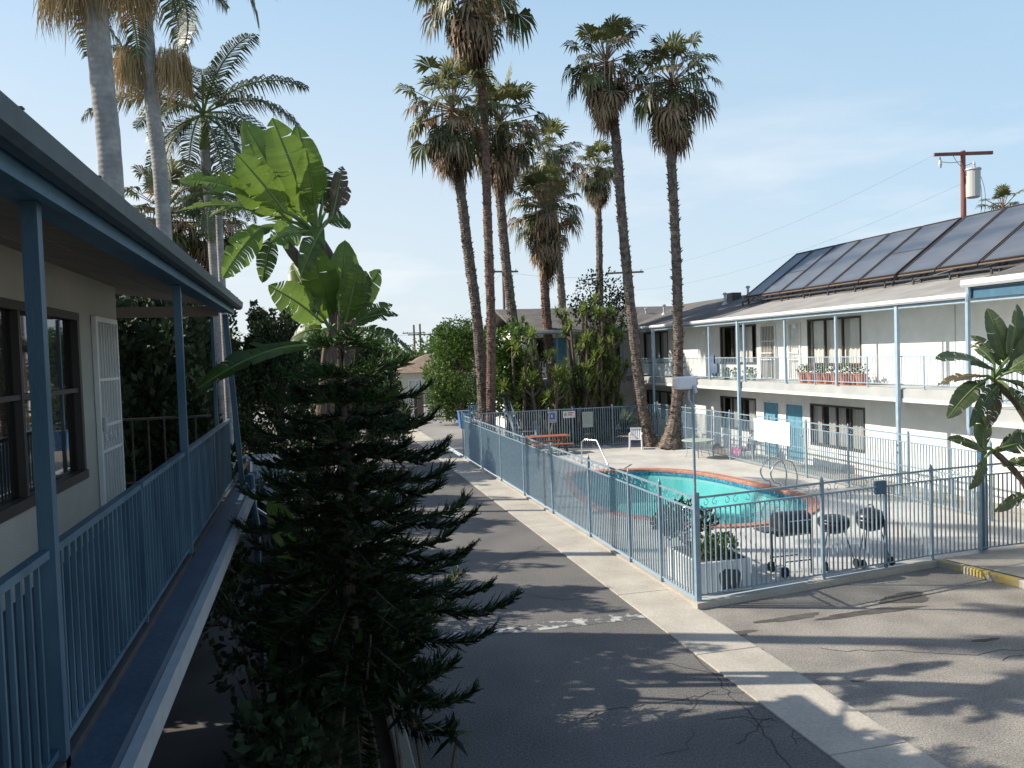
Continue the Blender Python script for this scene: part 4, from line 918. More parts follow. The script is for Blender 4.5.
def king_palm(label, Y, pts, L, seed, tr=.17, fruit=(), nf=13, crown=True, shaft=.9, els=(70, -35), var=.4):
    r = random.Random(seed); P = [AY(x, y, Y) for x, y in pts]; P[0].z = .03; t = thing('king_palm', label, 'palm tree', tuple(P[0]), 'smooth grey king palms behind the left wing')
    path = bez(P, 12); b = MB(); b.tube(path, [tr*(1+.5*math.exp(-p.z/.5))*(1+.02*math.sin(i*2.1)) for i, p in enumerate(path)], 14); b.build('trunk', 'king_bark', t, smooth=True)
    top = path[-1]; g = MB(); s_ = MB()
    b = MB(); b.tube([top, top+Vector((0, 0, .3)), top+Vector((0, 0, shaft))], [tr*1.15, tr*1.1, tr*.6], 10); b.build('crownshaft', 'strel_stem', t, smooth=True)
    c = top+Vector((0, 0, shaft))
    for i in range(nf):
        az = i*2.39996+seed; u = (i+.5)/nf; frond(g, s_, c, az, R_(els[0]+(els[1]-els[0])*u+r.uniform(-8, 8)), L*r.uniform(.85, 1.05), r, droop=1.1+.4*u, var=var+r.uniform(-.2, .2), nl=60)
    s_.build('leaf_stems', 'strel_stem', t); g.build('crown', 'king_leaf', t, hasvar=True)
    for fx, fy, w_, h_ in fruit:
        o = AY(fx, fy, Y); f = MB()
        for i in range(520):
            a = r.uniform(0, 6.283); q = r.random()**.6*w_; zz = r.uniform(-.35, .1)*h_*(q/w_)+r.uniform(-.1, .1); l = h_*r.uniform(.25, .75)
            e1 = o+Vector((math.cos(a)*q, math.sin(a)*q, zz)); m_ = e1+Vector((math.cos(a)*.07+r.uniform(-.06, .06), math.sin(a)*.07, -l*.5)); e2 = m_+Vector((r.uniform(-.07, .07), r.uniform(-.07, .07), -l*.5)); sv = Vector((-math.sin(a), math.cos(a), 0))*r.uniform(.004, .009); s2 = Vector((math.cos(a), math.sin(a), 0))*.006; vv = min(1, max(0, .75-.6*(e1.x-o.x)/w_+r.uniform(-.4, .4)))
            if i % 3 == 0: f.add([o-sv, o+sv, e1+sv, e1-sv], [(0, 1, 2, 3)], vv)
            f.add([e1-sv, e1+sv, m_+sv, m_-sv, e2, e1-s2, e1+s2, m_+s2, m_-s2], [(0, 1, 2, 3), (3, 2, 4), (5, 6, 7, 8), (8, 7, 4)], vv)
        f.build('fruit_cluster', 'king_fruit', t, hasvar=True)
    return t
king_palm('thick pale king palm trunk rising nearest to the roof edge', 14.5, [(122, 330), (112, 190), (103, 90), (93, -20)], 2.6, 1, tr=.185, fruit=[(72, -14, .45, 1.0), (125, -18, .42, .9)], nf=10, els=(50, -15))
king_palm('king palm with golden fruit clusters hanging from its trunk', 20, [(172, 330), (163, 210), (153, 110), (143, -5), (141, -45)], 3.7, 2, tr=.165, fruit=[(131, 52, .33, 1.5), (173, 54, .36, 1.5)], nf=12, els=(35, -38))
king_palm('king palm with a dark feathery crown behind the golden fruit', 27, [(222, 400), (214, 260), (208, 190), (205, 150)], 3.7, 3, tr=.15, nf=18, els=(75, -35), shaft=1.1, var=.3)
king_palm('slender king palm trunk beside the dark feathery one', 25, [(229, 400), (222, 280), (219, 215)], 1.8, 4, tr=.1, nf=9, els=(70, -30), shaft=.6)

# giant bird of paradise: paddle leaves with torn blades
def paddle(bl, stm, base, hinge, tip, wid, r, var=.6, tears=5, fold=.35, nrm=None, curl=.15, dry=False):
    base = Vector(base); hinge = Vector(hinge); tip = Vector(tip); d = tip-hinge; L = d.length
    stm.tube(bez([base, base.lerp(hinge, .5)+Vector((0, 0, .05*L)), hinge], 4), .022, 6, cap=False)
    wid = wid*1.12; n = 26; mid = []
    s0 = perp(d.normalized()); 
    view = Vector((r.uniform(-.5, .5), -1, r.uniform(-.2, .7))) if nrm is None else Vector(nrm)
    s0 = d.normalized().cross(view).normalized(); up = s0.cross(d.normalized()).normalized()
    for i in range(n+1):
        t = i/n; mid.append(hinge+d*t+Vector((0, 0, -curl*L*t*t))+up*(.05*L*math.sin(t*3.1)))
    stm.tube(mid, [.018*(1-.8*i/n)+.003 for i in range(n+1)], 5, cap=False)
    for q in (-1, 1):
        cuts = sorted(r.sample(range(2, n-1), min(int(tears*1.5), n-4))); segs = []; a = 0
        for c_ in cuts+[n]:
            if c_ > a: segs.append((a, c_)); a = c_
        for a, c_ in segs:
            vs = []; fs = []; sag = r.uniform(-.2, .35)*fold*2; vv = min(1, max(0, var+r.uniform(-.15, .15)))
            for i in range(a, c_+1):
                t = i/n; wdt = wid*(math.sin(math.pi*min(1, .06+t*.95))**.55)*(1-.15*t)
                shrink = 1.0 if a < i < c_ else .97
                shift = d.normalized()*(.008*L if i == a and a > 0 else (-.0 if i != c_ or c_ == n else -.008*L))
                o = mid[i]; m1 = o+s0*q*wdt*.5*shrink+up*fold*wdt*.4+shift*.5; e = o+s0*q*wdt*shrink*.97+up*(fold*.45*wdt)+shift-up*(sag*wdt)+d.normalized()*(.1*L*(1-t))+Vector((0, 0, -.12*wdt*abs(sag)*4))+Vector((r.uniform(-1, 1), r.uniform(-1, 1), r.uniform(-1, 1)))*.004
                vs += [o, m1, e]
            for k_ in range(c_-a): fs += [(3*k_, 3*k_+1, 3*k_+4, 3*k_+3), (3*k_+1, 3*k_+2, 3*k_+5, 3*k_+4)]
            fv = []
            for k_ in range(c_-a): q_ = vv+r.uniform(-.13, .13); fv += [min(1, max(0, q_+.06)), min(1, max(0, q_-.04+r.uniform(-.05, .05)))]
            bl.add(vs, fs, fv)
def strel_plant(label, root, trunks, leaves, seed, dryset=(), group=None, lm='strel_leaf', trad=.07):
    r = random.Random(seed); t = thing('bird_of_paradise_tree', label, 'tree', root, group); g = MB(); s_ = MB(); dd = MB()
    for pts in trunks: b = MB(); b.tube(bez([Vector(p) for p in pts], 6), trad, 8, jit=.14, r=r); b.build('trunk', 'bark', t)
    for i, lf in enumerate(leaves):
        base, hinge, tip, wd = lf[:4]; kw = lf[4] if len(lf) > 4 else {}
        paddle(dd if i in dryset else g, s_, base, hinge, tip, wd, r, **kw)
    s_.build('leaf_stems', 'strel_stem', t); g.build('leaves', lm, t, hasvar=True, smooth=True)
    if dd.n: dd.build('dry_leaves', 'strel_dry', t, hasvar=True)
    return t
YS = 11.5
def S(x, y, dy=0): return AY(x, y, YS+dy)
c1 = S(318, 235); c2 = S(330, 330); 
LV = [
 (c1, S(310, 222), S(272, 118, -.2), .30, dict(var=.75, tears=3, nrm=(.2, -1, .1), curl=.0)),
 (c1, S(300, 215, .2), S(243, 120, .2), .26, dict(var=.6, tears=3, nrm=(-.3, -1, .2), curl=.0)),
 (c1, S(312, 215, .1), S(297, 125, .3), .24, dict(var=.5, tears=2, nrm=(.5, -1, .1), curl=.0)),
 (c1, S(290, 222), S(230, 165, -.3), .24, dict(var=.8, tears=5, curl=.1)),
 (c1, S(262, 200, -.1), S(178, 170, -.4), .24, dict(var=.85, tears=6, nrm=(0, -.6, .8), curl=.12)),
 (c1, S(258, 212, -.1), S(176, 200, -.2), .2, dict(var=.8, tears=6, nrm=(0, -.4, .9), curl=.15)),
 (c1, S(270, 205, .2), S(208, 205, .3), .2, dict(var=.4, tears=5, nrm=(0, -.5, .8), curl=.2)),
 (c1, S(262, 228, -.2), S(222, 262, -.4), .2, dict(var=.9, tears=7, nrm=(.5, -.8, .5), curl=.3)),
 (c1, S(272, 238, .1), S(262, 272, .1), .14, dict(var=.3, tears=5, curl=.3)),
 (c1, S(305, 205, .3), S(282, 172, .4), .22, dict(var=.3, tears=3, curl=.05)),
 (c1, S(325, 212, .3), S(348, 178, .5), .16, dict(var=.1, tears=5, curl=.2)),
 (c1, S(322, 205, .2), S(322, 160, .6), .18, dict(var=.15, tears=4, curl=.1)),
 (c1, S(328, 222, .2), S(350, 215, .3), .17, dict(var=.2, tears=3, curl=.3)),
 (c1, S(332, 218, .2), S(342, 152, .4), .12, dict(var=.1, tears=7, curl=.2)),
 (c1, S(285, 212, -.3), S(236, 150, -.5), .22, dict(var=.9, tears=4, nrm=(-.2, -1, .3), curl=.05)),
 (c1, S(280, 226, .3), S(232, 238, .2), .2, dict(var=.5, tears=6, nrm=(0, -.5, .9), curl=.25)),
 (c1, S(300, 232, -.4), S(270, 232, -.9), .2, dict(var=.7, tears=4, nrm=(.2, -1, .3), curl=.2)),
 (c1, S(315, 205, -.2), S(306, 150, -.5), .2, dict(var=.65, tears=4, nrm=(.1, -1, .2), curl=0)),
 (c1, S(322, 228, -.3), S(300, 262, -.5), .16, dict(var=.4, tears=6, curl=.3)),
 (c2, S(345, 322, -.2), S(358, 262, -.4), .2, dict(var=.45, tears=3, nrm=(.2, -1, .1), curl=.02)),
 (c2, S(318, 312, -.2), S(292, 262, .3), .2, dict(var=.6, tears=3, nrm=(-.2, -1, .1), curl=.02)),
 (c2, S(338, 320), S(345, 240, -.1), .24, dict(var=.6, tears=1, nrm=(.3, -1, .1), curl=0)),
 (c2, S(330, 318), S(312, 242, -.3), .25, dict(var=.8, tears=1, nrm=(-.2, -1, .2), curl=0)),
 (c2, S(322, 322, -.1), S(268, 282, -.4), .27, dict(var=.85, tears=5, nrm=(.1, -.9, .5), curl=.05)),
 (c2, S(335, 320, .3), S(366, 268, .5), .26, dict(var=.1, tears=3, nrm=(.3, -1, .1), curl=.05)),
 (c2, S(342, 322, .3), S(380, 262, .6), .2, dict(var=.1, tears=5, nrm=(.6, -1, .1), curl=.1)),
 (c2, S(352, 325, .2), S(398, 305, .3), .15, dict(var=.2, tears=6, nrm=(0, -.6, .8), curl=.2)),
 (c2, S(355, 330, .1), S(412, 335, .1), .15, dict(var=.15, tears=7, nrm=(0, -.5, .8), curl=.3)),
 (c2, S(345, 330, .2), S(392, 292, .4), .12, dict(var=.4, tears=6, curl=.2)),
 (c2, S(322, 330, .2), S(290, 330, .4), .2, dict(var=.3, tears=5, curl=.3)),
 (c2, S(318, 345, -.9), S(197, 368, -2.2), .2, dict(var=.02, tears=4, nrm=(.1, -.5, .9), curl=.12)),
 (S(345, 560), S(352, 500), S(296, 478, -1), .25, dict(var=.2, tears=1, curl=.1)),
 (S(345, 700), S(330, 620), S(268, 496, -.3), .26, dict(var=.5, tears=1, nrm=(.1, -1, .2), curl=0)),
 (S(350, 700, -1), S(370, 630, -.8), S(410, 655, -.9), .22, dict(var=.35, tears=4, curl=.3)),
 (S(350, 700, -1), S(362, 690, -1), S(415, 668, -1.2), .2, dict(var=.3, tears=4, nrm=(0, -.4, 1), curl=.3)),
]
strel_plant('towering bird of paradise with bright torn paddle leaves against the sky', (0.0, 11.5, .03),
  [[(.15, 11.5, 0), (.1, 11.6, 2.2), S(335, 300), S(318, 235)], [(-.1, 11.3, 0), (-.1, 11.3, 2), S(330, 330)], [(.3, 11.6, 0), (.35, 11.6, 2.4), S(352, 320, .2)], [S(335, 300), S(300, 262), S(285, 240)]], LV, 5, dryset=(10, 13))
# right-hand bird of paradise, seen from close by
YR = 10.3
def T(x, y, dy=0): return AY(x+9, y-4, YR+dy)
cc = T(985, 385); c3 = T(985, 455)
RV = [
 (cc, T(982, 372), T(926, 355, -.2), .2, dict(var=.25, tears=3, nrm=(0, -.5, .9), curl=.1)),
 (cc, T(975, 385), T(938, 410, -.2), .16, dict(var=.15, tears=3, nrm=(.2, -.6, .8), curl=.2)),
 (cc, T(975, 380), T(928, 385, .2), .12, dict(var=.1, tears=6, nrm=(0, -.3, .9), curl=.1)),
 (cc, T(996, 365, .1), T(978, 312, .2), .16, dict(var=.4, tears=1, curl=0)),
 (cc, T(1000, 362), T(1008, 305, .1), .15, dict(var=.35, tears=2, curl=.05)),
 (cc, T(1000, 372), T(1050, 318, -.2), .2, dict(var=.4, tears=3, curl=.05)),
 (cc, T(995, 378), T(1040, 350, -.3), .19, dict(var=.3, tears=4, nrm=(.1, -.5, .8), curl=.1)),
 (cc, T(990, 388), T(960, 412, -.3), .12, dict(var=.2, tears=4, curl=.3)),
 (cc, T(1000, 385), T(1035, 402, -.2), .17, dict(var=.25, tears=4, nrm=(0, -.5, .8), curl=.2)),
 (cc, T(990, 392), T(978, 425, -.1), .12, dict(var=.05, tears=4, curl=.2)),
 (cc, T(985, 368), T(962, 345, .4), .13, dict(var=.5, tears=4, nrm=(0, -.5, .8), curl=.1)),
 (cc, T(1005, 375, -.2), T(1046, 372, -.4), .2, dict(var=.2, tears=4, nrm=(0, -.6, .8), curl=.2)),
 (cc, T(1000, 392, -.2), T(1030, 430, -.3), .17, dict(var=.15, tears=5, curl=.2)),
 (cc, T(992, 370, .3), T(962, 335, .6), .14, dict(var=.3, tears=4, curl=.1)),
 (c3, T(992, 452, -.1), T(1030, 440, -.2), .16, dict(var=.2, tears=4, curl=.1)),
 (c3, T(975, 455), T(938, 438, -.1), .13, dict(var=.25, tears=2, nrm=(0, -.6, .8), curl=.1)),
 (c3, T(974, 452), T(970, 415, .1), .13, dict(var=.3, tears=1, curl=0)),
 (c3, T(976, 462), T(960, 490, 0), .13, dict(var=.15, tears=6, curl=.1)),
 (c3, T(990, 455), T(1012, 430, 0), .13, dict(var=.3, tears=3, curl=.1)),
 (c3, T(995, 470), T(1040, 462, -.2), .15, dict(var=.2, tears=4, nrm=(0, -.5, .8), curl=.1)),
 (T(1030, 520), T(1015, 500), T(985, 505, -.2), .11, dict(var=.1, tears=4, curl=.2)),
]
strel_plant('bird of paradise leaning into the right edge with drooping dark leaves', (12.2, 10.2, .13),
  [[(12.3, 10.2, 0), (12.2, 10.2, 1.6), T(1030, 440), T(1005, 405), cc], [(12.4, 10.3, 0), (12.3, 10.3, 1.4), T(1040, 520), T(1010, 480), c3]], RV, 9, dryset=(2, 9), lm='strel_dark', trad=.05)

# star pine (norfolk island pine)
def star_pine(label, base, H, rad, seed):
    r = random.Random(seed); t = thing('star_pine', label, 'tree', base, None); B = Vector(base); b = MB()
    tp = [B+Vector((.03*math.sin(i), .03*math.cos(i*1.3), H*i/12)) for i in range(13)]
    b.tube(tp, [.1*(1-i/12.6)+.008 for i in range(13)], 10); b.tube([B+Vector((-.25, .1, 0)), B+Vector((-.18, .05, 1.2)), B+Vector((-.3, .2, 2.3))], [.06, .05, .02], 8)
    g = MB(); z = .62; k = 0
    def plume(p0, dirv, L, w0, vv, lift=1.0, dens=1.0):
        n = max(8, int(L/.026*dens)); p = p0.copy(); d0 = dirv.normalized(); pts = []
        for i in range(n+1):
            tt = i/n; dd = (d0+Vector((0, 0, lift*(.8*tt**4+.25*(1-tt)**3)-.34*math.sin(math.pi*tt)*lift))).normalized(); pts.append((p.copy(), dd)); p = p+dd*(L/n)
        ax = [q for q, _ in pts[::4]]+[pts[-1][0]]
        b.tube(ax, [.016*(1-i/(len(ax)))+.004 for i in range(len(ax))], 5, cap=False)
        for i, (q, dd) in enumerate(pts):
            tt = i/n
            if tt < .08: continue
            sd_ = dd.cross(Vector((0, 0, 1))).normalized(); lw = w0*(.35+.65*math.sin(math.pi*min(1, .12+.8*tt)))
            for s2 in (-1, 1):
                bd = (sd_*s2*r.uniform(.55, .85)+dd*r.uniform(.65, 1.0)+Vector((0, 0, r.uniform(-.25, .45)))).normalized(); l = lw*r.uniform(.7, 1.2)
                sag = Vector((0, 0, r.uniform(-.1, .3)*l)); v_ = min(1, max(0, vv+r.uniform(-.3, .3)))
                sv = bd.cross(Vector((0, 0, 1))).normalized()*.013; uv = Vector((0, 0, .013)); m = q+bd*l*.5; e = q+bd*l+sag
                g.add([q, m-sv, m+sv, e, m-uv, m+uv], [(0, 1, 3, 2), (0, 4, 3, 5)], v_)
                for kk2 in range(12):       # short needles curving up along the branchlet
                    f = (kk2+r.random())/12; c = q+bd*l*f+sag*f*f; nd = (bd*.9+Vector((r.uniform(-1, 1), r.uniform(-1, 1), r.uniform(-.5, 1.2)))*.75).normalized()*r.uniform(.035, .065)*(1.15-.3*f); sv2 = Vector((r.uniform(-1, 1), r.uniform(-1, 1), r.uniform(-1, 1))).normalized()*.0065
                    g.add([c-sv2, c+sv2, c+nd], [(0, 1, 2)], v_)
    while z < H-.1:
        f = z/H; Lm = min(rad*(1 if z > 1.2 else .8), .42+rad*1.1*(1-f)**.8)*(.7 if f > .93 else 1); nb = 8 if f < .75 else 7
        for i in range(nb):
            a = 6.283*i/nb+k*.7+r.uniform(-.18, .18); L = Lm*r.uniform(.82, 1.12)*(.78 if math.cos(a) < -.3 else 1); dv = Vector((math.cos(a), math.sin(a), -.05+.28*f+r.uniform(-.05, .05)))
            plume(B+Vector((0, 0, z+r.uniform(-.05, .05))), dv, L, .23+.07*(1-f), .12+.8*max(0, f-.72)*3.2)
        if f < .85:
            for i in range(6):     # short inner boughs hide the stem
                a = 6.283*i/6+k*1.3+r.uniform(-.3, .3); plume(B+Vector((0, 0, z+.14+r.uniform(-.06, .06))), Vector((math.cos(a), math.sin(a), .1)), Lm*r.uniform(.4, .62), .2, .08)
        z += .335-.02*f; k += 1
    plume(B+Vector((0, 0, H-.25)), Vector((0, 0, 1)), .42, .05, 1.0, lift=0)
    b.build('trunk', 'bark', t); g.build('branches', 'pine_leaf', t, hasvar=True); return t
PB = AY(350, 560, 9.0)
star_pine('dark star pine with tiered plume branches in the foreground', (PB.x, 9.0, .03), 4.85, 1.72, 3)

def leaf_blob(b, c, rx, ry, rz_, n, size, r, vlo=0, vhi=1, upbias=0, shell=.55, quad=False):
    for _ in range(n):
        while True:
            v = Vector((r.uniform(-1, 1), r.uniform(-1, 1), r.uniform(-1, 1)))
            if shell**1 < v.length < 1: break
        p = Vector((c[0]+v.x*rx, c[1]+v.y*ry, c[2]+v.z*rz_)); dv = (Vector((v.x, v.y, v.z*.6+upbias))+Vector((r.uniform(-.7, .7), r.uniform(-.7, .7), r.uniform(-.7, .7)))).normalized()*size*r.uniform(.6, 1.3)
        sv = dv.cross(Vector((r.uniform(-1, 1), r.uniform(-1, 1), r.uniform(-1, 1)))).normalized()*size*.32
        b.add([p, p+dv*.5+sv, p+dv, p+dv*.5-sv], [(0, 1, 2, 3)], r.uniform(vlo, vhi))
def juniper(label, x, y, H, rad, seed, group='twisted junipers behind the left wing'):
    r = random.Random(seed); t = thing('juniper', label, 'tree', (x, y, 0), group); b = MB()
    b.tube([(x, y, 0), (x+.1, y, H*.3), (x-.05, y+.1, H*.6), (x, y, H*.85)], [.16, .12, .08, .03], 8); g = MB()
    for i in range(int(50+rad*22)):
        u = r.random()**.8; a = r.uniform(0, 6.283); q = rad*(1-.75*u**1.6)*r.uniform(.55, 1.05); z0 = .3+u*(H-1.0); p = Vector((x+math.cos(a)*q, y+math.sin(a)*q, z0)); h = r.uniform(.5, 1.1)*(1+.3*u); lean = Vector((math.cos(a)*.25, math.sin(a)*.25, 0))
        b.tube([(x, y, z0*.75), tuple(p), tuple(p+lean*h+Vector((0, 0, h*.7)))], [.04, .025, .008], 4, cap=False)
        v0 = r.uniform(0, .55)
        for k_ in range(6):
            f = k_/5; c = p+lean*h*f+Vector((r.uniform(-.05, .05), r.uniform(-.05, .05), h*f)); s_ = .36*(1-.75*f)+.03
            leaf_blob(g, c, s_, s_, s_*1.1, 30, .15, r, v0, v0+.45, upbias=.9, shell=.2)
    b.build('trunk', 'bark', t); g.build('crown', 'juniper', t, hasvar=True); return t
jp = [(-2.5, 13.4, 5.3, 1.3, 'dark juniper close behind the end of the balcony rail'), (-4.4, 12.9, 5.5, 1.4, 'dark juniper behind the middle of the rear balcony rail'), (-6.6, 14, 5.8, 1.6, 'dark juniper behind the white security door'), (-3.4, 16.8, 5.9, 1.5, 'spiky-topped juniper behind the balcony corner post'),
      (-1.2, 31.5, 6.3, 1.7, 'juniper with a spiky top left of the bright paddle leaves'), (-3.6, 31, 6.6, 1.9, 'tall juniper between the balcony corner and the paddle leaves'), (1.0, 33.5, 5.4, 1.6, 'juniper at the far end of the parked cars'), (-6.5, 29, 6.8, 2.0, 'wide juniper seen under the balcony ceiling'), (2.6, 37, 4.8, 1.6, 'low juniper behind the upper pine branches'),
      (-4.3, 19.8, 6.4, 1.7, 'juniper added for driveway shade, behind the bonnet of the silver sedan'), (-4.4, 23.8, 6.6, 1.8, 'juniper added for driveway shade, behind the middle parked sedan'), (-4.2, 27.6, 6.6, 1.8, 'juniper added for driveway shade, behind the white parked sedan')]  # this last row is added to cast tree shade across the driveway
for i, (x, y, H, rd, lb) in enumerate(jp): juniper(lb, x, y, H, rd, 20+i)

def round_tree(name, label, x, y, H, rad, seed, m='tree_leaf', trunk=True, zc=None, n=5200, size=.16, cat='tree', group=None, lobes=26):
    r = random.Random(seed); t = thing(name, label, cat, (x, y, 0), group); b = MB()
    zb = 0.4 if zc is None else zc
    b.tube([(x, y, 0), (x+.05, y, H*.3), (x, y, H*.6)], [.16*rad/2+.04, .12*rad/2+.03, .05], 8)
    g = MB()
    for i in range(lobes):
        u = r.random(); z = zb+(H-zb)*(.08+.84*u); q = rad*math.sin(math.pi*min(.97, .18+.74*u))**.5*r.uniform(.35, .86); a = r.uniform(0, 6.283)
        c = (x+math.cos(a)*q, y+math.sin(a)*q, z); s_ = rad*r.uniform(.26, .42); v0 = r.uniform(0, .5)
        b.tube([(x, y, z*.6), c], [.05, .015], 4, cap=False)
        leaf_blob(g, c, s_, s_, s_*.85, n//lobes, size, r, v0, v0+.5, upbias=.3, shell=.45)
    b.build('trunk', 'bark', t); g.build('crown', m, t, hasvar=True); return t
round_tree('round_tree', 'dense round green tree clipped to the ground beside the far gate', 9.35, 51.5, 6.9, 2.25, 31, n=15000, size=.2, zc=.3, lobes=70)

# yuccas
def rosette(g, c, L, r, v0, n=34):
    c = Vector(c)
    for i in range(n):
        az = i*2.4+r.uniform(-.3, .3); el = R_(85-130*(i/n)+r.uniform(-10, 10)); d = Vector((math.cos(az)*math.cos(el), math.sin(az)*math.cos(el), math.sin(el))); l = L*r.uniform(.8, 1.1); s_ = perp(d)*.036
        m = c+d*l*.45; e = c+d*l+Vector((0, 0, -l*.08)); g.add([c-s_*.6, c+s_*.6, m+s_, m-s_, e], [(0, 1, 2, 3), (3, 2, 4)], min(1, max(0, v0+r.uniform(-.25, .25)-(.3 if el < 0 else 0))))
def yucca(label, x, y, H, seed, nb=9, spread=1.1, L=.5, leafm='yucca_leaf', name='yucca_tree', group='yuccas below the palms'):
    r = random.Random(seed); t = thing(name, label, 'tree', (x, y, .1), group); b = MB(); g = MB()
    for i in range(nb):
        a = r.uniform(0, 6.283); q = spread*r.uniform(.3, 1); h = H*r.uniform(.45, 1); top = Vector((x+math.cos(a)*q, y+math.sin(a)*q*.8, h)); mid = Vector((x+math.cos(a)*q*.75, y+math.sin(a)*q*.5, h*.5))
        pth = bez([Vector((x+r.uniform(-.15, .15), y+r.uniform(-.15, .15), .1)), mid, top], 6); b.tube(pth, [.11-.005*k for k in range(len(pth))], 7, jit=.1, r=r)
        heads = [top]
        for _ in range(r.randint(1, 3)):
            p0 = pth[r.randint(6, len(pth)-2)]; a2 = r.uniform(0, 6.283); e = p0+Vector((math.cos(a2)*.45, math.sin(a2)*.45, r.uniform(.35, .7))); b.tube([p0, (p0+e)/2+Vector((math.cos(a2)*.1, math.sin(a2)*.1, -.05)), e], [.07, .06, .05], 6); heads.append(e)
        for h_ in heads: rosette(g, h_, L*r.uniform(.85, 1.15), r, r.uniform(.5, 1)); rosette(g, h_+Vector((0, 0, -.18)), L*.6, r, r.uniform(0, .2), n=8)
    b.build('trunk', 'bark', t); g.build('crown', leafm, t, hasvar=True); return t
def at36(px, y=37): return AY(px, 400, y).x
yucca('yucca left of the shaggy palm, rosettes at many heights', at36(520), 37.2, 5.0, 41, nb=11, spread=1.2)
yucca('big yucca cluster right under the shaggy palm crown', at36(570), 36.4, 5.6, 42, nb=16, spread=1.9)
yucca('tall dark yucca against the white wing wall', at36(600), 37.5, 6.6, 43, nb=17, spread=1.6)
yucca('leaning yucca close to the rear fence signs', at36(548, 35.8), 35.8, 3.4, 44, nb=7, spread=1.2)
yucca('yucca in front of the rear balcony corner', at36(608, 36), 36.6, 4.4, 46, nb=9, spread=1.0)
round_tree('pine_tree', 'dark open-crowned tree above the yuccas, near the rear roof', at36(603, 39), 39, 8.3, 1.9, 47, m='juniper', zc=5.2, n=2200, size=.17, lobes=30)
round_tree('shrub_tree', 'bright leafy tree between the palm trunks and the round tree', at36(508, 39), 39, 6.3, 1.6, 48, m='tree_leaf', zc=1.2, n=4200, size=.26, lobes=32)
# low shrubs, sago clumps along the rear fence
def clump(label, x, y, L, seed, n=60, m='shrub_leaf', name='shrub', zb=.1):
    r = random.Random(seed); t = thing(name, label, 'shrub', (x, y, zb), 'low plants along the rear fence'); g = MB()
    for k_ in range(3): rosette(g, (x+r.uniform(-.3, .3)*L, y+r.uniform(-.3, .3)*L, zb+.1), L*r.uniform(.8, 1.2), r, r.uniform(.3, .8), n=n//3)
    g.build('leaves', m, t, hasvar=True); s_ = MB(); s_.tube([(x, y, zb-.05), (x, y, zb+.2)], .06, 6); s_.build('stem', 'bark', t)
for i, (px, lb) in enumerate(((507, 'spiky plant at the left end of the rear fence'), (524, 'spiky plant behind the picnic table'), (556, 'grassy clump under the blue sign'), (567, 'grassy clump in the fence gate gap'), (601, 'tallest grassy clump, under the grey-green notice board'))):
    clump(lb, at36(px, 35.3), 35.2, (.6, .7, .9, .7, 1.1)[i], 60+i)
t = thing('frond_bush', 'arching fern-like palm bush under the rear balcony corner', 'shrub', (at36(622, 37.5), 37.5, .1)); g = MB(); s_ = MB(); r = random.Random(77)
for i in range(14): frond(g, s_, Vector((at36(622, 37.5), 37.5, .5)), i*2.4, R_(r.uniform(35, 80)), 2.1, r, nl=24, droop=1.2, var=.8, lw=.5)
s_.build('leaf_stems', 'strel_stem', t); g.build('leaves', 'shrub_leaf', t, hasvar=True)
rs = MB(); r = random.Random(12)
tg = thing('rock_pile', 'low heap of pale stones at the foot of the rear fence plants', 'rocks', (10.2, 35.4, .1))
for i in range(16):
    x, y, q = r.uniform(7.5, 13), r.uniform(35, 35.7), r.uniform(.1, .22); rs.lathe((x, y, .08), [(q, 0), (q*1.05, q*.4), (q*.6, q*.9), (.02, q)], 7)
rs.build('stones', 'stone', tg)
# planter shrub
r = random.Random(5); t = thing('planter_shrub', 'bright green shrub growing in the white box planter', 'shrub', (6.95, 13.15, .66)); g = MB()
leaf_blob(g, (7.05, 13.15, .82), .28, .25, .22, 420, .09, r, .4, 1, upbias=.8, shell=.1); leaf_blob(g, (6.62, 13.1, .85), .16, .2, .22, 160, .09, r, 0, .3, upbias=.8, shell=.1); g.build('leaves', 'shrub_leaf', t, hasvar=True)
s_ = MB(); s_.tube([(7.05, 13.15, .66), (7.07, 13.15, .9)], .015, 5); s_.build('stem', 'bark', t)
t = thing('glossy_shrub', 'dark glossy-leaved shrub at the back of the white box planter', 'shrub', (6.75, 13.75, .66)); g = MB(); s_ = MB()
for q in range(9):
    x_, y_, z_ = 6.72+r.uniform(-.25, .3), 13.75+r.uniform(-.3, .9), .85+r.uniform(0, .5); leaf_blob(g, (x_, y_, z_), .2, .2, .17, 70, .12, r, 0, .45, upbias=.4, shell=.3); s_.tube([(6.75, 13.75, .66), (x_, y_, z_)], [.02, .008], 5, cap=False)
g.build('leaves', 'gloss_leaf', t, hasvar=True); s_.build('stem', 'bark', t)
t = thing('leafy_bush', 'low leafy bush at the right edge beside the kerb', 'shrub', (12.55, 10.7, .13)); g = MB()
for q in range(5): leaf_blob(g, (12.25+.22*q, 10.7-.1*q, .45+.1*(q % 3)), .33, .33, .35, 160, .12, r, .2, .9, upbias=.6, shell=.2)
g.build('leaves', 'tree_leaf', t, hasvar=True); s_ = MB(); s_.tube([(12.55, 10.7, .1), (12.55, 10.7, .6)], .03, 5); s_.build('stem', 'bark', t)
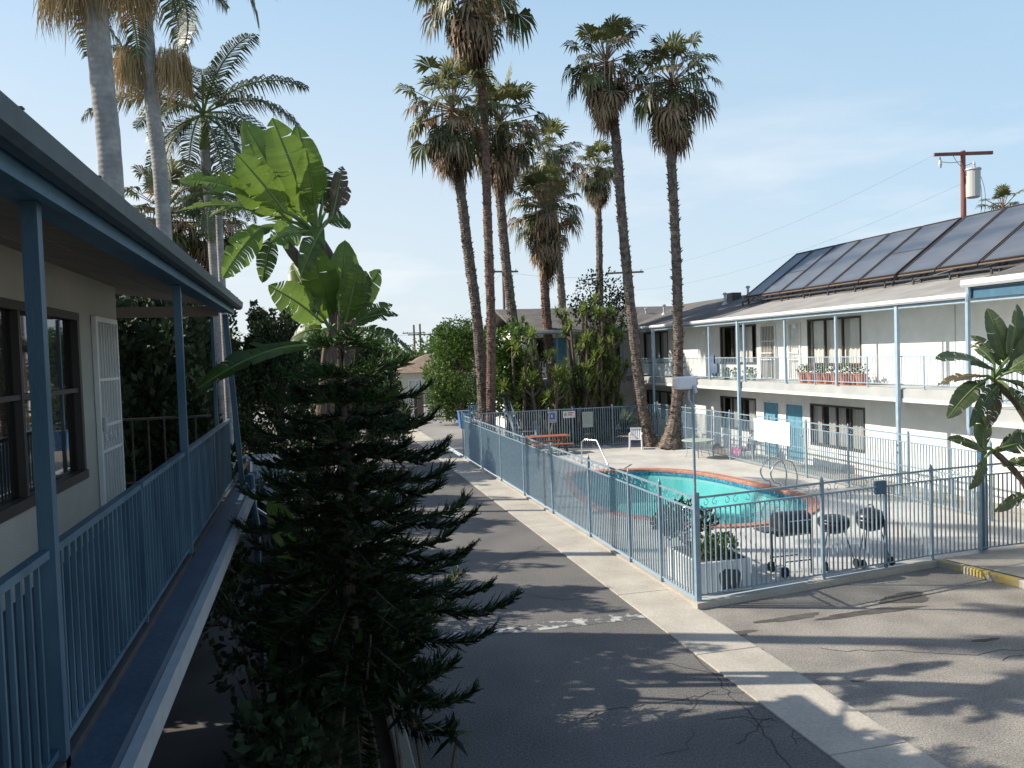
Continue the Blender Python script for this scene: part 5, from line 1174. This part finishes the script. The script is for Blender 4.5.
# undergrowth around the pine
t = thing('undergrowth_plant', 'dim strappy plant with bare canes at the foot of the star pine', 'shrub', (PB.x-.3, 8.6, .03)); g = MB(); s_ = MB()
for q in range(9):
    x = PB.x-.9+.22*q; y = 8.3+r.uniform(-.3, .5); h = r.uniform(.5, 1.5); s_.tube([(x, y, 0), (x+r.uniform(-.2, .2), y, h)], [.025, .012], 5); rosette(g, (x+.05, y, h*.9), .32, r, .2, n=14)
s_.build('stem', 'bark', t); g.build('leaves', 'pine_leaf', t, hasvar=True)
for i, (x_, y_, h_, lb) in enumerate(((-.65, 9.6, 1.5, 'dark leafy bush under the balcony side of the star pine'), (.75, 10.2, 1.2, 'dark leafy bush on the driveway side behind the star pine'), (-.35, 8.0, .9, 'low dark bush nearest the camera in the planter bed'), (.1, 14.2, 2.2, 'dark bush between the star pine and the parked cars'), (-.4, 16.8, 2.0, 'dark bush in front of the nearest parked sedan'))):
    t = thing('understory_bush', lb, 'shrub', (x_, y_, .03), 'dark bushes in the planter bed'); g = MB(); s_ = MB()
    for q in range(16):
        c_ = (x_+r.uniform(-.4, .4), y_+r.uniform(-.5, .5), .2+r.random()*h_); leaf_blob(g, c_, .25, .25, .22, 46, .14, r, 0, .5, upbias=.3, shell=.2); s_.tube([(x_, y_, .03), c_], [.025, .008], 4, cap=False)
    s_.build('stem', 'bark', t); g.build('leaves', 'juniper', t, hasvar=True)

# ------------------------------------------------------------------ parked cars under the trees
def car(label, x, y, paint, ang=0, L=4.4, W=1.75, H=1.42, van=False):
    t = thing('parked_car' if not van else 'parked_van', label, 'car' if not van else 'van', (x, y, 0), 'cars parked in the shade')
    c, s_ = math.cos(ang), math.sin(ang)
    def P(a, b_, z): return (x+a*c-b_*s_, y+a*s_+b_*c, z)
    if not van:
        prof = [(-L/2, .35, .62), (-L/2+.05, .78, .72), (-L/2+.9, .9, .8), (L/2-1.2, .92, .84), (L/2-.1, .75, .74), (L/2, .4, .62), (L/2-.1, .22, .6), (-L/2+.1, .22, .6)]
    else: prof = [(-L/2, .4, .8), (-L/2+.02, 1.0, .85), (-L/2+.8, 1.05, .87), (L/2-.1, 1.1, .87), (L/2, .9, .86), (L/2, .4, .84), (L/2-.1, .3, .8), (-L/2+.1, .3, .8)]
    k = len(prof); b = MB(); vs = [P(a, w_*W/1.75, z) for a, z, w_ in prof]+[P(a, -w_*W/1.75, z) for a, z, w_ in prof]
    b.add(vs, [tuple(range(k)), tuple(range(2*k-1, k-1, -1))]+[(i, i+k, (i+1) % k+k, (i+1) % k) for i in range(k)]); body = b.build('body', paint, t, bevel=.06, fixn=True)
    a0, a1, a2, a3 = (-L/2+1.0, -L/2+1.75, L/2-1.5, L/2-.75) if not van else (-L/2+.7, -L/2+1.3, L/2-.25, L/2-.12); zb_ = .88 if not van else 1.06
    b = MB(); wv, wt_ = .78*W/1.75, .6*W/1.75
    vs = [P(a0, wv, zb_), P(a1, wt_, H), P(a2, wt_, H), P(a3, wv, zb_), P(a0, -wv, zb_), P(a1, -wt_, H), P(a2, -wt_, H), P(a3, -wv, zb_)]
    b.add(vs, [(0, 1, 2, 3), (7, 6, 5, 4), (0, 4, 5, 1), (2, 6, 7, 3)]); b.build('window', 'glass_dark', t, fixn=False)
    b = MB(); b.add([P(a1-.03, wt_+.01, H-.02), P(a2+.03, wt_+.01, H-.02), P(a2+.03, -wt_-.01, H-.02), P(a1-.03, -wt_-.01, H-.02), P(a1+.1, wt_-.05, H+.04), P(a2-.1, wt_-.05, H+.04), P(a2-.1, -wt_+.05, H+.04), P(a1+.1, -wt_+.05, H+.04)], [(0,3,2,1),(4,5,6,7),(0,1,5,4),(1,2,6,5),(2,3,7,6),(3,0,4,7)]); b.build('roof', paint, t)
    b = MB()
    for (p, q) in (((a0, wv), (a1, wt_)), ((a3, wv), (a2, wt_))):
        for sg in (-1, 1): b.bar(P(p[0], sg*p[1], zb_), P(q[0], sg*q[1], H), .06)
    for sg in (-1, 1): b.bar(P((a1+a2)/2, sg*wv, zb_), P((a1+a2)/2, sg*wt_, H), .07)
    b.build('pillars', paint, t)
    for a in (-L/2+.85, L/2-.8):
        for sg in (-1, 1):
            b = MB(); b.tube([P(a, sg*(W/2-.2), .32), P(a, sg*(W/2-.02), .32)], .32, 18); wh = b.build('wheel', 'rubber', t); b = MB(); b.tube([P(a, sg*(W/2-.03), .32), P(a, sg*(W/2-.005), .32)], .2, 12); b.build('rim', 'galv', wh)
    for sg in (-1, 1):
        b = MB(); b.bar(P(L/2-.05, sg*.52, .66), P(L/2-.05, sg*.7, .66), .14, .12); b.build('headlight', 'white_plastic', t)
        b = MB(); b.bar(P(-L/2+.02, sg*.52, .72), P(-L/2+.02, sg*.7, .72), .1, .14); b.build('taillight', 'tail_red', t)
    b = MB(); b.bar(P(-L/2-.03, -.8, .42), P(-L/2-.03, .8, .42), .1, .16); b.build('bumper', 'galv' if van else paint, t); b = MB(); b.bar(P(L/2+.03, -.7, .4), P(L/2+.03, .7, .4), .1, .16); b.build('bumper', paint, t)
    return t
car('silver sedan nearest the balcony corner, glimpsed through the pine', -2.0, 18.2, 'car_silver')
car('blue sedan in the middle of the shaded row', -2.1, 22.3, 'car_blue')
car('white sedan farthest along the shaded row', -2.0, 26.6, 'car_white')
v = car('dark brown van parked under the balcony end, rear facing the camera', -2.75, 15.0, 'van_brown', ang=R_(90), L=4.4, W=1.7, H=1.9, van=True)
# wheel stops
for i, y in enumerate((16.3, 20.2, 24.4)):
    b = MB(); b.extr([(-4.6, 0), (-4.57, .13), (-4.48, .13), (-4.45, 0)], 'y', y-.9, y+.9); tag(b.build('wheel_stop', 'concrete'), ['concrete wheel stop nearest the balcony', 'concrete wheel stop between two parked cars', 'concrete wheel stop farthest back'][i], 'wheel stop', 'wheel stops of the shaded parking row')

# ------------------------------------------------------------------ utility poles and wires
def pole(label, p, ztop, arm, m='pole_brown', armz=None, tr=None, ang=0, r_=.14, group=None):
    t = thing('utility_pole', label, 'utility pole', (p[0], p[1], 0), group); b = MB(); b.tube([(p[0], p[1], 0), (p[0], p[1], ztop)], [r_, r_*.75], 10); b.build('pole', m, t)
    az_ = armz or ztop-.25; dx, dy = math.cos(ang)*arm/2, math.sin(ang)*arm/2
    b = MB(); b.bar((p[0]-dx, p[1]-dy, az_), (p[0]+dx, p[1]+dy, az_), .12, .14); b.build('crossarm', m, t)
    for q in (-.9, .85, -.55):
        b = MB(); b.lathe((p[0]+dx*q, p[1]+dy*q, az_+.07), [(.03, 0), (.07, .06), (.04, .09), (.07, .13), (.03, .2)], 8); b.build('insulator', 'porcelain', t)
    return t
UP = AY(963, 165, 28.5); ztp = AY(963, 151, 28.5).z
t = thing('utility_pole', 'reddish utility pole with a grey transformer above the solar panels', 'utility pole', (UP.x, UP.y, 0))
b = MB(); b.tube([(UP.x, UP.y, 0), (UP.x, UP.y, ztp)], [.13, .1], 12); b.build('pole', 'pole_red', t)
az_ = AY(963, 154, 28.5).z
b = MB(); b.bar((UP.x-1.2, UP.y+.25, az_), (UP.x+1.15, UP.y-.35, az_), .1, .13); b.build('crossarm', 'pole_red', t)
tc_ = AY(973, 170, 28.2); tb_ = AY(973, 198, 28.2)
b = MB(); b.lathe((tc_.x, tc_.y, tb_.z), [(.2, 0), (.27, .04), (.28, tc_.z-tb_.z-.05), (.32, tc_.z-tb_.z), (.3, tc_.z-tb_.z+.06), (.05, tc_.z-tb_.z+.1)], 18); b.build('transformer', 'porcelain', t, smooth=False)
b = MB(); b.lathe((tc_.x+.05, tc_.y, tc_.z+.08), [(.04, 0), (.07, .06), (.04, .1), (.07, .16), (.03, .28)], 8); b.lathe((UP.x-.95, UP.y+.2, az_-.55), [(.05, 0), (.07, .15), (.05, .3), (.02, .45)], 8); b.build('insulator', 'porcelain', t)
b = MB()
b.tube(bez([Vector((UP.x-.9, UP.y+.2, az_-.3)), Vector((UP.x-.5, UP.y+.1, az_-.35)), Vector((UP.x, UP.y, az_-.3))], 5), .012, 4); b.tube(bez([Vector((UP.x-.4, UP.y+.1, az_-.05)), Vector((UP.x-.1, UP.y, az_-.5)), Vector((tc_.x, tc_.y, tc_.z+.3))], 5), .012, 4)
b.tube(bez([Vector((tc_.x+.28, tc_.y, tc_.z)), Vector((tc_.x+.6, tc_.y, tc_.z-1)), Vector((tc_.x+.45, tc_.y, tc_.z-2.6))], 6), .012, 4); b.tube(bez([Vector((tc_.x+.25, tc_.y, tc_.z)), Vector((tc_.x+.42, tc_.y, tc_.z-1)), Vector((tc_.x+.3, tc_.y, tc_.z-2.4))], 6), .012, 4)
b.build('drop_wires', 'wire', t)
p = AY(625, 272, 62); pole('brown utility pole crossarm seen behind the leaning twin palm', p, p.z+.2, 3.0, ang=R_(-20))
p2 = AY(503, 271, 66); pole('utility pole arm showing between the left pool palm trunks', p2, p2.z+.2, 2.6)
p3 = AY(414, 333, 120); pole('distant utility pole left of the round green tree, leftmost of two', p3, p3.z+1.2, 3.4, armz=p3.z, r_=.18)
p4 = AY(420, 330, 105); pole('distant utility pole left of the round green tree, rightmost of two', p4, p4.z+.8, 3.2, armz=p4.z-.6, r_=.16)
def wire(label, a, c, sag, rr=.0032):
    a = Vector(a); c = Vector(c); b = MB(); b.tube([a.lerp(c, i/16)+Vector((0, 0, -sag*4*(i/16)*(1-i/16))) for i in range(17)], rr, 4); tag(b.build('power_line', 'wire'), label, 'power line', 'overhead power lines')
wire('upper power line running left from the reddish pole', (UP.x-1.15, UP.y+.25, az_), (p.x, p.y, p.z), .9)
wire('lower power line running left from the reddish pole', (UP.x, UP.y, az_-1.2), (p.x, p.y, p.z-1.5), 1.0)
wire('power line between the twin palm pole and the left pole', (p.x, p.y, p.z), (p2.x, p2.y, p2.z), .5, .007)
wire('power line crossing the sky left of the pool palms', (p2.x, p2.y, p2.z), (p4.x, p4.y, p4.z-.5), 1.5, .009)
wire('distant power line low above the left trees', (p4.x, p4.y, p4.z-.5), (-30, 125, 9.2), 1.0, .012)

# ------------------------------------------------------------------ far end of the drive
t = thing('iron_gate', 'dark iron driveway gate closing the far end of the lane', 'gate', (4, 57, 0))
b = MB(); railing_panel(b, (-1.5, 57), (7.0, 57), 1.7, .15, .16, .03, .06); b.build('gate_panel', 'dark_metal', t)
for x in (-1.5, 7.1):
    b = MB(); b.box(x-.12, x+.12, 56.9, 57.1, 0, 1.95); b.build('gate_post', 'dark_metal', t)
t = thing('pedestrian_gate', 'small dark iron gate beside the round green tree', 'gate', (8.3, 57, 0))
b = MB(); railing_panel(b, (7.5, 57), (9.2, 57), 2.1, .15, .15, .03, .06, mid=1.85); b.build('gate_panel', 'dark_metal', t)
b = MB(); b.box(7.25, 7.6, 56.8, 57.2, 0, 2.0); b.build('gate_pillar', 'brown_wall', t); b = MB(); b.box(9.2, 9.5, 56.8, 57.2, 0, 2.2); b.build('gate_pillar', 'brown_wall', t)
t = thing('metal_fence', 'short blue fence panel in front of the round green tree', 'fence', (9.6, 48.6, 0))
b = MB(); railing_panel(b, (9.0, 47.8), (10.4, 47.8), 1.4, .1, .12, .05, .06); b.build('fence_panel', 'blue_paint', t)
t = thing('refuse_bin', 'dark blue bin standing at the foot of the round tree', 'bin', (8.95, 48.6, 0))
b = MB(); b.extr([(8.7, 0.05), (8.62, 1.0), (9.28, 1.0), (9.2, .05)], 'y', 48.3, 48.9); b.build('bin_body', 'sign_blue', t); b = MB(); b.box(8.58, 9.32, 48.25, 48.95, 1.0, 1.07); b.build('lid', 'clothes_blue', t, bevel=.02)
def house(label, x, y, w_, d_, h_, rh, wallm, roofm, nwin=3):
    t = thing('house', label, 'house', (x, y, 0), 'houses across the street'); b = MB()
    ops = [(x-w_/2+w_*(i+.5)/nwin-.6, x-w_/2+w_*(i+.5)/nwin+.6, 1.0, 2.3) for i in range(nwin)]
    wall_open(b, 'y', y-d_/2, .15, x-w_/2, x+w_/2, 0, h_, ops); b.box(x-w_/2, x-w_/2+.15, y-d_/2+.151, y+d_/2, 0, h_); b.box(x+w_/2-.15, x+w_/2, y-d_/2+.151, y+d_/2, 0, h_); b.box(x-w_/2+.151, x+w_/2-.151, y+d_/2-.15, y+d_/2, 0, h_); b.build('wall', wallm, t)
    for o in ops: window(t, 'y', y-d_/2, 1, *o, nm=2, cov=((.1, .9),), frame='white_paint')
    b = MB(); e = .5; X0_, X1_, Y0_, Y1_ = x-w_/2-e, x+w_/2+e, y-d_/2-e, y+d_/2+e; q = d_*.45
    vs = [(X0_, Y0_, h_), (X1_, Y0_, h_), (X1_, Y1_, h_), (X0_, Y1_, h_), (X0_+q, y, h_+rh), (X1_-q, y, h_+rh)]
    b.add(vs, [(0, 1, 5, 4), (1, 2, 5), (2, 3, 4, 5), (3, 0, 4), (3, 2, 1, 0)]); b.build('roof', roofm, t, fixn=True)
house('tan house with a reddish hipped roof beyond the far gate', 12.5, 80, 9, 8, 3.0, 1.7, 'house_tan', 'roof_tan')
house('pale house further left beyond the far gate', 2.0, 82, 10, 8, 2.7, 1.3, 'white_wall', 'roof_tan')
house('low house across the street behind the junipers', -14, 82, 12, 9, 2.8, 1.5, 'house_tan', 'shingle')
house('low house across the street behind the rear wing', 28, 84, 12, 9, 2.8, 1.5, 'white_wall', 'shingle')
r = random.Random(90)
bgt = [(6, 98, 6.5, 3.4), (11, 104, 5.8, 3.5), (-2, 96, 7, 3.6), (16, 98, 7.5, 3.8), (1.5, 112, 6, 4), (23, 100, 7, 4), (-10, 98, 8, 4.2), (-19, 95, 8, 4.5), (33, 99, 7, 4), (20, 120, 8, 4.4), (9, 126, 8.2, 4.6)]
for i, (x, y, H, rd) in enumerate(bgt):
    wh = ['straight above the pale house', 'behind the tan house', 'at the left end of the pale house', 'behind the rear wing roof end', 'farther back over the pale house', 'behind the slim lone palm', 'behind the tallest juniper', 'at the far left behind the low house', 'behind the rear wing', 'farthest back behind the rear wing', 'farthest back behind the distant poles'][i]
    round_tree('distant_tree', 'hazy green tree '+wh, x, y, H, rd, 100+i, m='tree_leaf', n=1500, size=.45, zc=1.5, lobes=22, group='distant trees beyond the street')
# hazy rise on the horizon
h = MB(); n = 60; pr = []
for i in range(n+1):
    x = -700+1400*i/n; pr.append((x, 900+60*math.sin(i*.7), 5+6*math.sin(i*.31)**2+2*math.sin(i*1.7)))
vs = [(x, y, -1) for x, y, z in pr]+[(x, y+60, z) for x, y, z in pr]+[(x, y+260, -1) for x, y, z in pr]
h.add(vs, [(i, i+1, n+2+i, n+1+i) for i in range(n)]+[(n+1+i, n+2+i, 2*n+3+i, 2*n+2+i) for i in range(n)]); mat('hill', (.12, .15, .14), 1, (.16, .18, .17), .02); struct(h.build('hills', 'hill'))

# ------------------------------------------------------------------ things on the right building's balcony and walkway
def pot(x, y, z, r_, h_, label, kind, seed, group='potted plants on the upper walkway', m='terracotta'):
    t = thing('potted_plant', label, 'potted plant', (x, y, z), group); r = random.Random(seed)
    b = MB(); b.lathe((x, y, z), [(r_*.7, 0), (r_, h_*.9), (r_*1.08, h_*.9), (r_*1.08, h_), (r_*.9, h_)], 12); b.build('pot', m, t)
    g = MB(); leaf_blob(g, (x, y, z+h_+.1), r_*1.1, r_*1.1, .17, 90, .09, r, 0, 1, upbias=.9, shell=.1); g.build('leaves', 'shrub_leaf', t, hasvar=True)
    if kind:
        f = MB()
        for _ in range(22): a = r.uniform(0, 6.283); q = r.uniform(0, r_*1.1); f.lathe((x+math.cos(a)*q, y+math.sin(a)*q, z+h_+r.uniform(.05, .3)), [(.01, 0), (.035, .02), (.01, .045)], 5)
        f.build('flowers', 'red_flower', t)
ords = ['leftmost', 'second', 'third', 'fourth', 'fifth', 'sixth', 'seventh', 'eighth']
for i in range(8):
    y = AX(804+8.2*i, 378, 16.6).y; pot(16.6, y, 3.08, .2, .36, '%s terracotta pot from the left in the row under the curtained window' % ords[i], i in (1, 4, 6), 200+i)
for i, px in enumerate((727, 736, 747, 753)):
    y = AX(px, 378, 16.7).y; pot(16.7, y, 3.08, .15, .22, ['small grey pot left of the security door, leftmost', 'small grey pot left of the security door, second', 'small grey pot left of the security door, third', 'small grey pot right beside the security door'][i], False, 220+i, m='sign_grey')
y = AX(716, 366, 16.25).y; t = thing('hanging_clothes', 'dark blue clothes hanging over the upper railing', 'clothes', (16.15, y, 3.3)); r = random.Random(8)
for nm_, dy, z0, z1, m in (('jacket', 0, 3.3, 4.1, 'clothes_blue'), ('towel', -.28, 3.3, 3.75, 'clothes_blue')):
    b = MB(); n = 8; vs = []
    for i in range(n+1):
        u = i/n-.5; wv = .04*math.sin(i*1.9); vs += [(16.06+wv*.5, y+dy+u*.36, z1), (16.04+wv, y+dy+u*.44, z0+.08*math.sin(i*1.3))]
    vs2 = [(v[0]+.05, v[1], v[2]) for v in vs]; b.add(vs+vs2, [(2*i, 2*i+1, 2*i+3, 2*i+2) for i in range(n)]+[(2*i+2*n+2, 2*i+2+2*n+2, 2*i+3+2*n+2, 2*i+1+2*n+2) for i in range(n)]+[(2*i, 2*i+2, 2*i+2+2*n+2, 2*i+2*n+2) for i in range(n)]); b.build(nm_, m, t, smooth=True)
# pink towel and white cushion on a low chair behind the inner fence
y = AX(742, 448, 16.2).y
t = thing('sun_chair', 'low dark sun chair with a pink towel behind the inner fence', 'chair', (16.2, y, .1))
b = MB(); b.box(15.95, 16.55, y-.4, y+.4, .38, .42); b.build('seat', 'dark_metal', t); b = MB(); b.bar((16.3, y-.4, .42), (16.3, y-.75, 1.05), .55, .03, up=(1, 0, 0)); b.build('backrest', 'dark_metal', t)
for sx_ in (-.22, .3):
    for sy_ in (-.35, .35): b = MB(); b.bar((16.2+sx_, y+sy_, .1), (16.2+sx_, y+sy_, .38), .03); b.build('leg', 'galv', t)
b = MB(); vs = []; n = 10
for i in range(n+1): u = i/n; vs += [(15.9-.03*math.sin(i), y-.42+u*.84, .46-.03*math.sin(i*1.4)), (15.86-.04*math.sin(i*2), y-.42+u*.84, .16+.07*math.sin(i*1.2)), (16.5, y-.42+u*.84, .47)]
b.add(vs, [(3*i, 3*i+1, 3*i+4, 3*i+3) for i in range(n)]+[(3*i, 3*i+3, 3*i+5, 3*i+2) for i in range(n)]); tag(b.build('towel', 'pink'), 'crumpled pink towel draped over the low sun chair', 'towel')
y2 = AX(754, 440, 16.3).y; b = MB(); b.lathe((16.3, y2, .75), [(.03, 0), (.17, .06), (.2, .17), (.15, .3), (.02, .36)], 12); 
t = thing('side_table', 'small side table holding a white bag behind the inner fence', 'table', (16.3, y2, .1)); b2 = MB(); b2.box(16.05, 16.55, y2-.25, y2+.25, .7, .745); b2.build('tabletop', 'slab_grey', t)
for sx_ in (-.2, .2):
    for sy_ in (-.2, .2): b3 = MB(); b3.bar((16.3+sx_, y2+sy_, .1), (16.3+sx_, y2+sy_, .7), .03); b3.build('leg', 'galv', t)
tag(b.build('bag', 'white_plastic', smooth=True), 'small white bag on the side table near the pink towel', 'bag')
